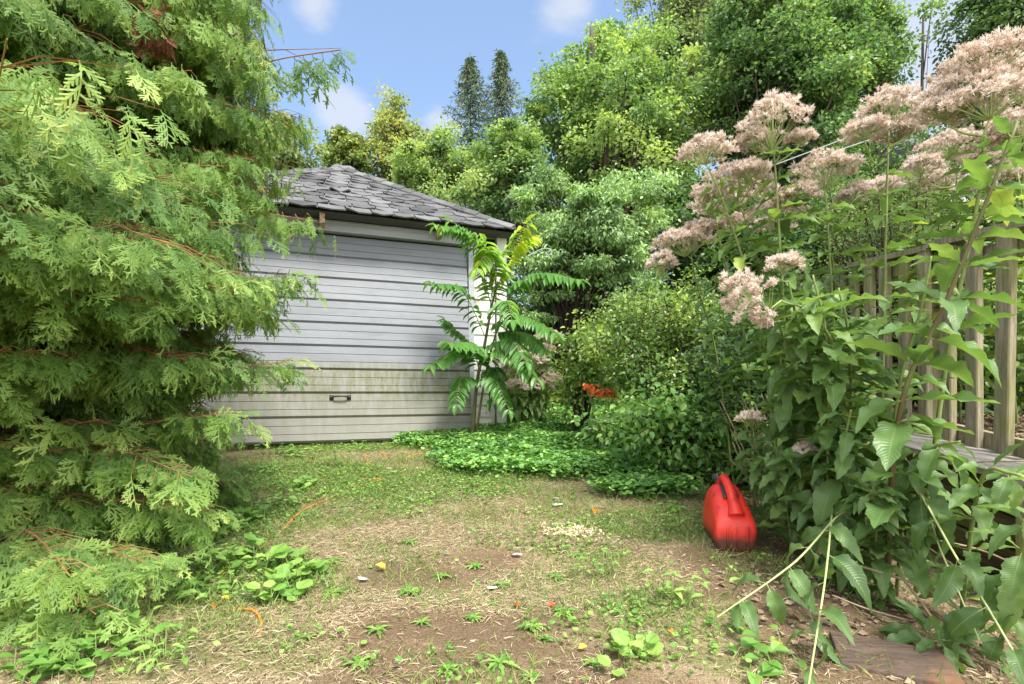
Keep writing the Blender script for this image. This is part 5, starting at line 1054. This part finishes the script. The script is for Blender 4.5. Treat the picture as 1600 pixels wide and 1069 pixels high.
# broad leaved weeds
WG = 'broad leaved weeds at the edges of the grass'
for (px, py, n, ll, lab, T, tone) in [(455, 905, 14, .085, 'pale round leaved weed clump at the right tip of the left weeds', ROUND, .7), (430, 940, 10, .08, 'round leaved weed clump beside the orange cord', ROUND, .65), (350, 880, 18, .07, 'bright leafy weed clump under the cedar edge', OVATE, .75), (300, 935, 14, .07, 'low leafy weed clump left of the round leaved one', OVATE, .55), (400, 880, 14, .08, 'round leaved weed clump behind the others at left', ROUND, .6), (992, 1035, 11, .06, 'light green round leaved weed at the bottom centre right', ROUND, .85),
                                      (500, 690, 12, .10, 'upright pointed weed growing before the garage door', LONG, .6), (470, 715, 20, .10, 'leafy weed mound below the garage door, left part', OVATE, .65), (430, 710, 20, .09, 'leafy weed mound where cedar meets the door', OVATE, .5), (400, 740, 20, .09, 'white flecked weed clump under the cedar tip', OVATE, .6), (530, 730, 14, .09, 'spiky weed clump in front of the door centre', LONG, .7), (350, 765, 22, .09, 'dark leafy weed clump below the cedar edge', LONG, .4), (300, 790, 24, .09, 'dense leafy weed clump in the cedar shade', OVATE, .4),
                                      (1075, 945, 16, .07, 'bushy narrow leaved weed at the soil edge', LONG, .75), (1005, 780, 24, .06, 'dark weed clump at the tip of the ivy patch', OVATE, .4), (1050, 800, 16, .06, 'weed clump between ivy tip and gas can', OVATE, .5), (190, 1010, 16, .10, 'broad smooth leaved rosette at the lower left', T_leaf(.24, 6, .08, .3), .6), (130, 1040, 22, .07, 'glossy ground cover clump at the bottom left', OVATE, .45), (60, 1050, 22, .07, 'glossy ground cover clump in the bottom left corner', OVATE, .4), (245, 1045, 16, .06, 'pale leafy weed at the bottom left', LONG, .7),
                                      (265, 855, 26, .08, 'leafy weed mound beside the lowest cedar sprays', OVATE, .6), (385, 815, 24, .07, 'leafy weed mound halfway between cedar and dry grass', ROUND, .6), (330, 840, 26, .07, 'small leaved weed mound under the cedar skirt', OVATE, .8), (440, 790, 22, .07, 'weed mound left of the grassy patch before the garage', OVATE, .75), (475, 765, 20, .06, 'weed mound beside the upper cord loops', ROUND, .65), (560, 700, 16, .07, 'weed tuft right under the garage door edge', OVATE, .7), (640, 690, 18, .07, 'leafy weeds at the foot of the door, right part', OVATE, .6), (950, 700, 12, .12, 'tall light weed standing in the ivy patch', LONG, .7), (930, 900, 10, .06, 'upright green weed on the dry patch', LONG, .6), (1225, 1045, 7, .10, 'large soft leaf clump at the bottom right soil', OVATE, .5), (610, 745, 14, .05, 'small weed between the cord loops', OVATE, .6)]:
    g = G(px, py); mb = MB(); q = np.random.default_rng(px + py); a = q.random(n) * 6.28; st = g + np.stack([q.normal(0, ll * .8, n), q.normal(0, ll * .6, n), np.zeros(n)], -1); st[:, 2] = gz(st[:, 0], st[:, 1])
    hh = q.uniform(.2, 1.1, n) * ll * (1.8 if T is LONG else .9); tipp = st + np.stack([np.cos(a) * ll * .3, np.sin(a) * ll * .3, hh], -1); sb = MB()
    for u_, v_ in zip(st, tipp): tube(sb, [u_, v_], [.0022, .0014], 4, t=.6, cap=False)
    d = np.stack([np.cos(a), np.sin(a), q.uniform(0, .6, n)], -1); scatter(mb, T, tipp, d, np.stack([-np.cos(a) * .3, -np.sin(a) * .3 - .2, np.ones(n)], -1), q.uniform(.5, 1.1, n) * ll * (.8 if T is not ROUND else .9), np.clip(q.normal(tone, .14, n), 0, 1))
    a2 = a + 2; d = np.stack([np.cos(a2), np.sin(a2), q.uniform(0, .6, n)], -1); scatter(mb, T, tipp * .5 + st * .5, d, np.stack([-np.cos(a2) * .3, -np.sin(a2) * .3 - .2, np.ones(n)], -1), q.uniform(.5, 1.1, n) * ll * .8, np.clip(q.normal(tone, .14, n), 0, 1))
    root = empty('leafy_weed', g, lab, 'weed', WG)
    for m_, nm, mt in ((sb, 'stem', 'joe_stem'), (mb, 'leaves', 'weed')): o = m_.build(nm, M[mt], None, loc=g); o.parent = root; o.location = (0, 0, 0)
# orange red foliage plant
g = P(945, 612, 4.75); g[2] = gz(g[0], g[1]); mb = MB(); n = 75; r = np.random.default_rng(2); tp = np.array([P(935 + q[0] * 24, 611 + q[0] * 7 + q[1] * 6, 4.75 + q[2] * .15) for q in r.uniform(-1, 1, (n, 3))]); tp[:, 2] = np.maximum(tp[:, 2], g[2] + .05)
scatter(mb, OVATE, tp, r.normal(size=(n, 3)), r.normal(size=(n, 3)) * .4 + [0, -.5, 1], .05, r.random(n) * .8); root = empty('coleus_plant', g, 'orange red leaved plant glowing at the edge of the far lawn', 'plant'); o = mb.build('leaves', M['coleus'], None, loc=g); o.parent = root; o.location = (0, 0, 0)
sb = MB(); [tube(sb, [g + [q[0] * .03, q[1] * .03, 0], q_], [.006, .002], 4, cap=False) for q, q_ in zip(r.normal(size=(12, 2)), tp[::10])]; o = sb.build('stem', M['joe_stem'], None, loc=g); o.parent = root; o.location = (0, 0, 0)
# rotten board
g = G(1395, 1040); mb = MB(); X, Y, Z = np.array([.30, -.1, -.02]), np.array([.07, .17, .02]), np.array([0, 0, .03]); box(mb, -X / 2 - Y / 2, X, Y, Z)
o = bevel(mb.build('rotten_board', M['board']), .006, 2); o.location = g + z3 * .0; tag(o, 'rotten dark board with an orange worn patch lying on the soil', 'board')
# scroll bracket, wires, far gate, far house
pts = [P(822, 402, 6.2), P(845, 390, 6.2), P(858, 389, 6.2), P(862, 395, 6.2), P(856, 399, 6.2), P(852, 394, 6.2)]; mb = MB(); tube(mb, spl(pts, 30), .006, 6); tube(mb, [W(-.03, 0, pts[0][2] - .05), pts[0]], .006, 6)
tag(mb.build('plant_hook', M['iron'], None, True), 'thin grey scrolled iron plant hook at the garage corner', 'hook')
for lab, a, b, sg in (('upper overhead wire slanting behind the flowers', (1200, 262, 9), (1700, 60, 7), 0), ('lower overhead wire slanting behind the flowers', (1230, 262, 9), (1700, 90, 7), 0)):
    mb = MB(); A_, B_ = P(*a), P(*b); tube(mb, spl([A_, (A_ + B_) / 2 - z3 * .05, B_], 20), .008, 5); tag(mb.build('overhead_wire', M['cable'], None, True), lab, 'wire', 'overhead wires')
r0_ = P(855, 520, 11); root = empty('lattice_gate', (r0_[0], 11, float(gz(r0_[0], 11))), 'dark lattice gate in the shade beyond the garage', 'gate'); mb = MB()
for k_ in range(9): box(mb, P(825 + k_ * 6, 545, 11), [.03, 0, 0], [0, .03, 0], z3 * .9)
for z_ in (.05, .45, .85): box(mb, P(822, 545, 11) + [0, -.02, z_], [.78, 0, 0], [0, .018, 0], z3 * .05)
o = mb.build('lattice', M['darkwood'], None, loc=root.location); o.parent = root; o.location = (0, 0, 0)
hb = np.array([17.5, 17, float(gz(17.5, 17))]); root = empty('pale_house', hb, 'pale sided house glimpsed behind the flowers at the right edge', 'house'); mb = MB(); z_ = 0
while z_ < 7: V = [hb + [-3, 0, z_], hb + [5, 0, z_], hb + [5, .02, z_ + .18], hb + [-3, .02, z_ + .18]]; mb.add(V, np.array([[0, 1, 2, 3]])); z_ += .18
box(mb, hb + [-3, .03, -.5], [8, 0, 0], [0, 6, 0], z3 * 7.6); o = mb.build('wall', M['siding'], None, loc=hb); o.parent = root; o.location = (0, 0, 0)
mb = MB(); a, b = hb + [-3.4, -.4, 7.1], hb + [5.4, -.4, 7.1]; c, d = b + [0, 6.8, 0], a + [0, 6.8, 0]; e, f = hb + [-3.4, 3, 9.3], hb + [5.4, 3, 9.3]; mb.add([a, b, c, d, e, f], [np.array([[0, 1, 5, 4], [2, 3, 4, 5], [0, 3, 2, 1]]), np.array([[3, 0, 4], [1, 2, 5]])]); o = mb.build('roof', M['shingle'], None, loc=hb); o.parent = root; o.location = (0, 0, 0)
for wx in (-2, 1): mb = MB(); box(mb, hb + [wx, -.03, 4.2], [1.1, 0, 0], [0, .05, 0], z3 * 1.3); o = mb.build('window', M['glass'], None, loc=hb); o.parent = root; o.location = (0, 0, 0)
print('tris approx', sum(len(o.data.polygons) for o in sc.objects if o.type == 'MESH'))
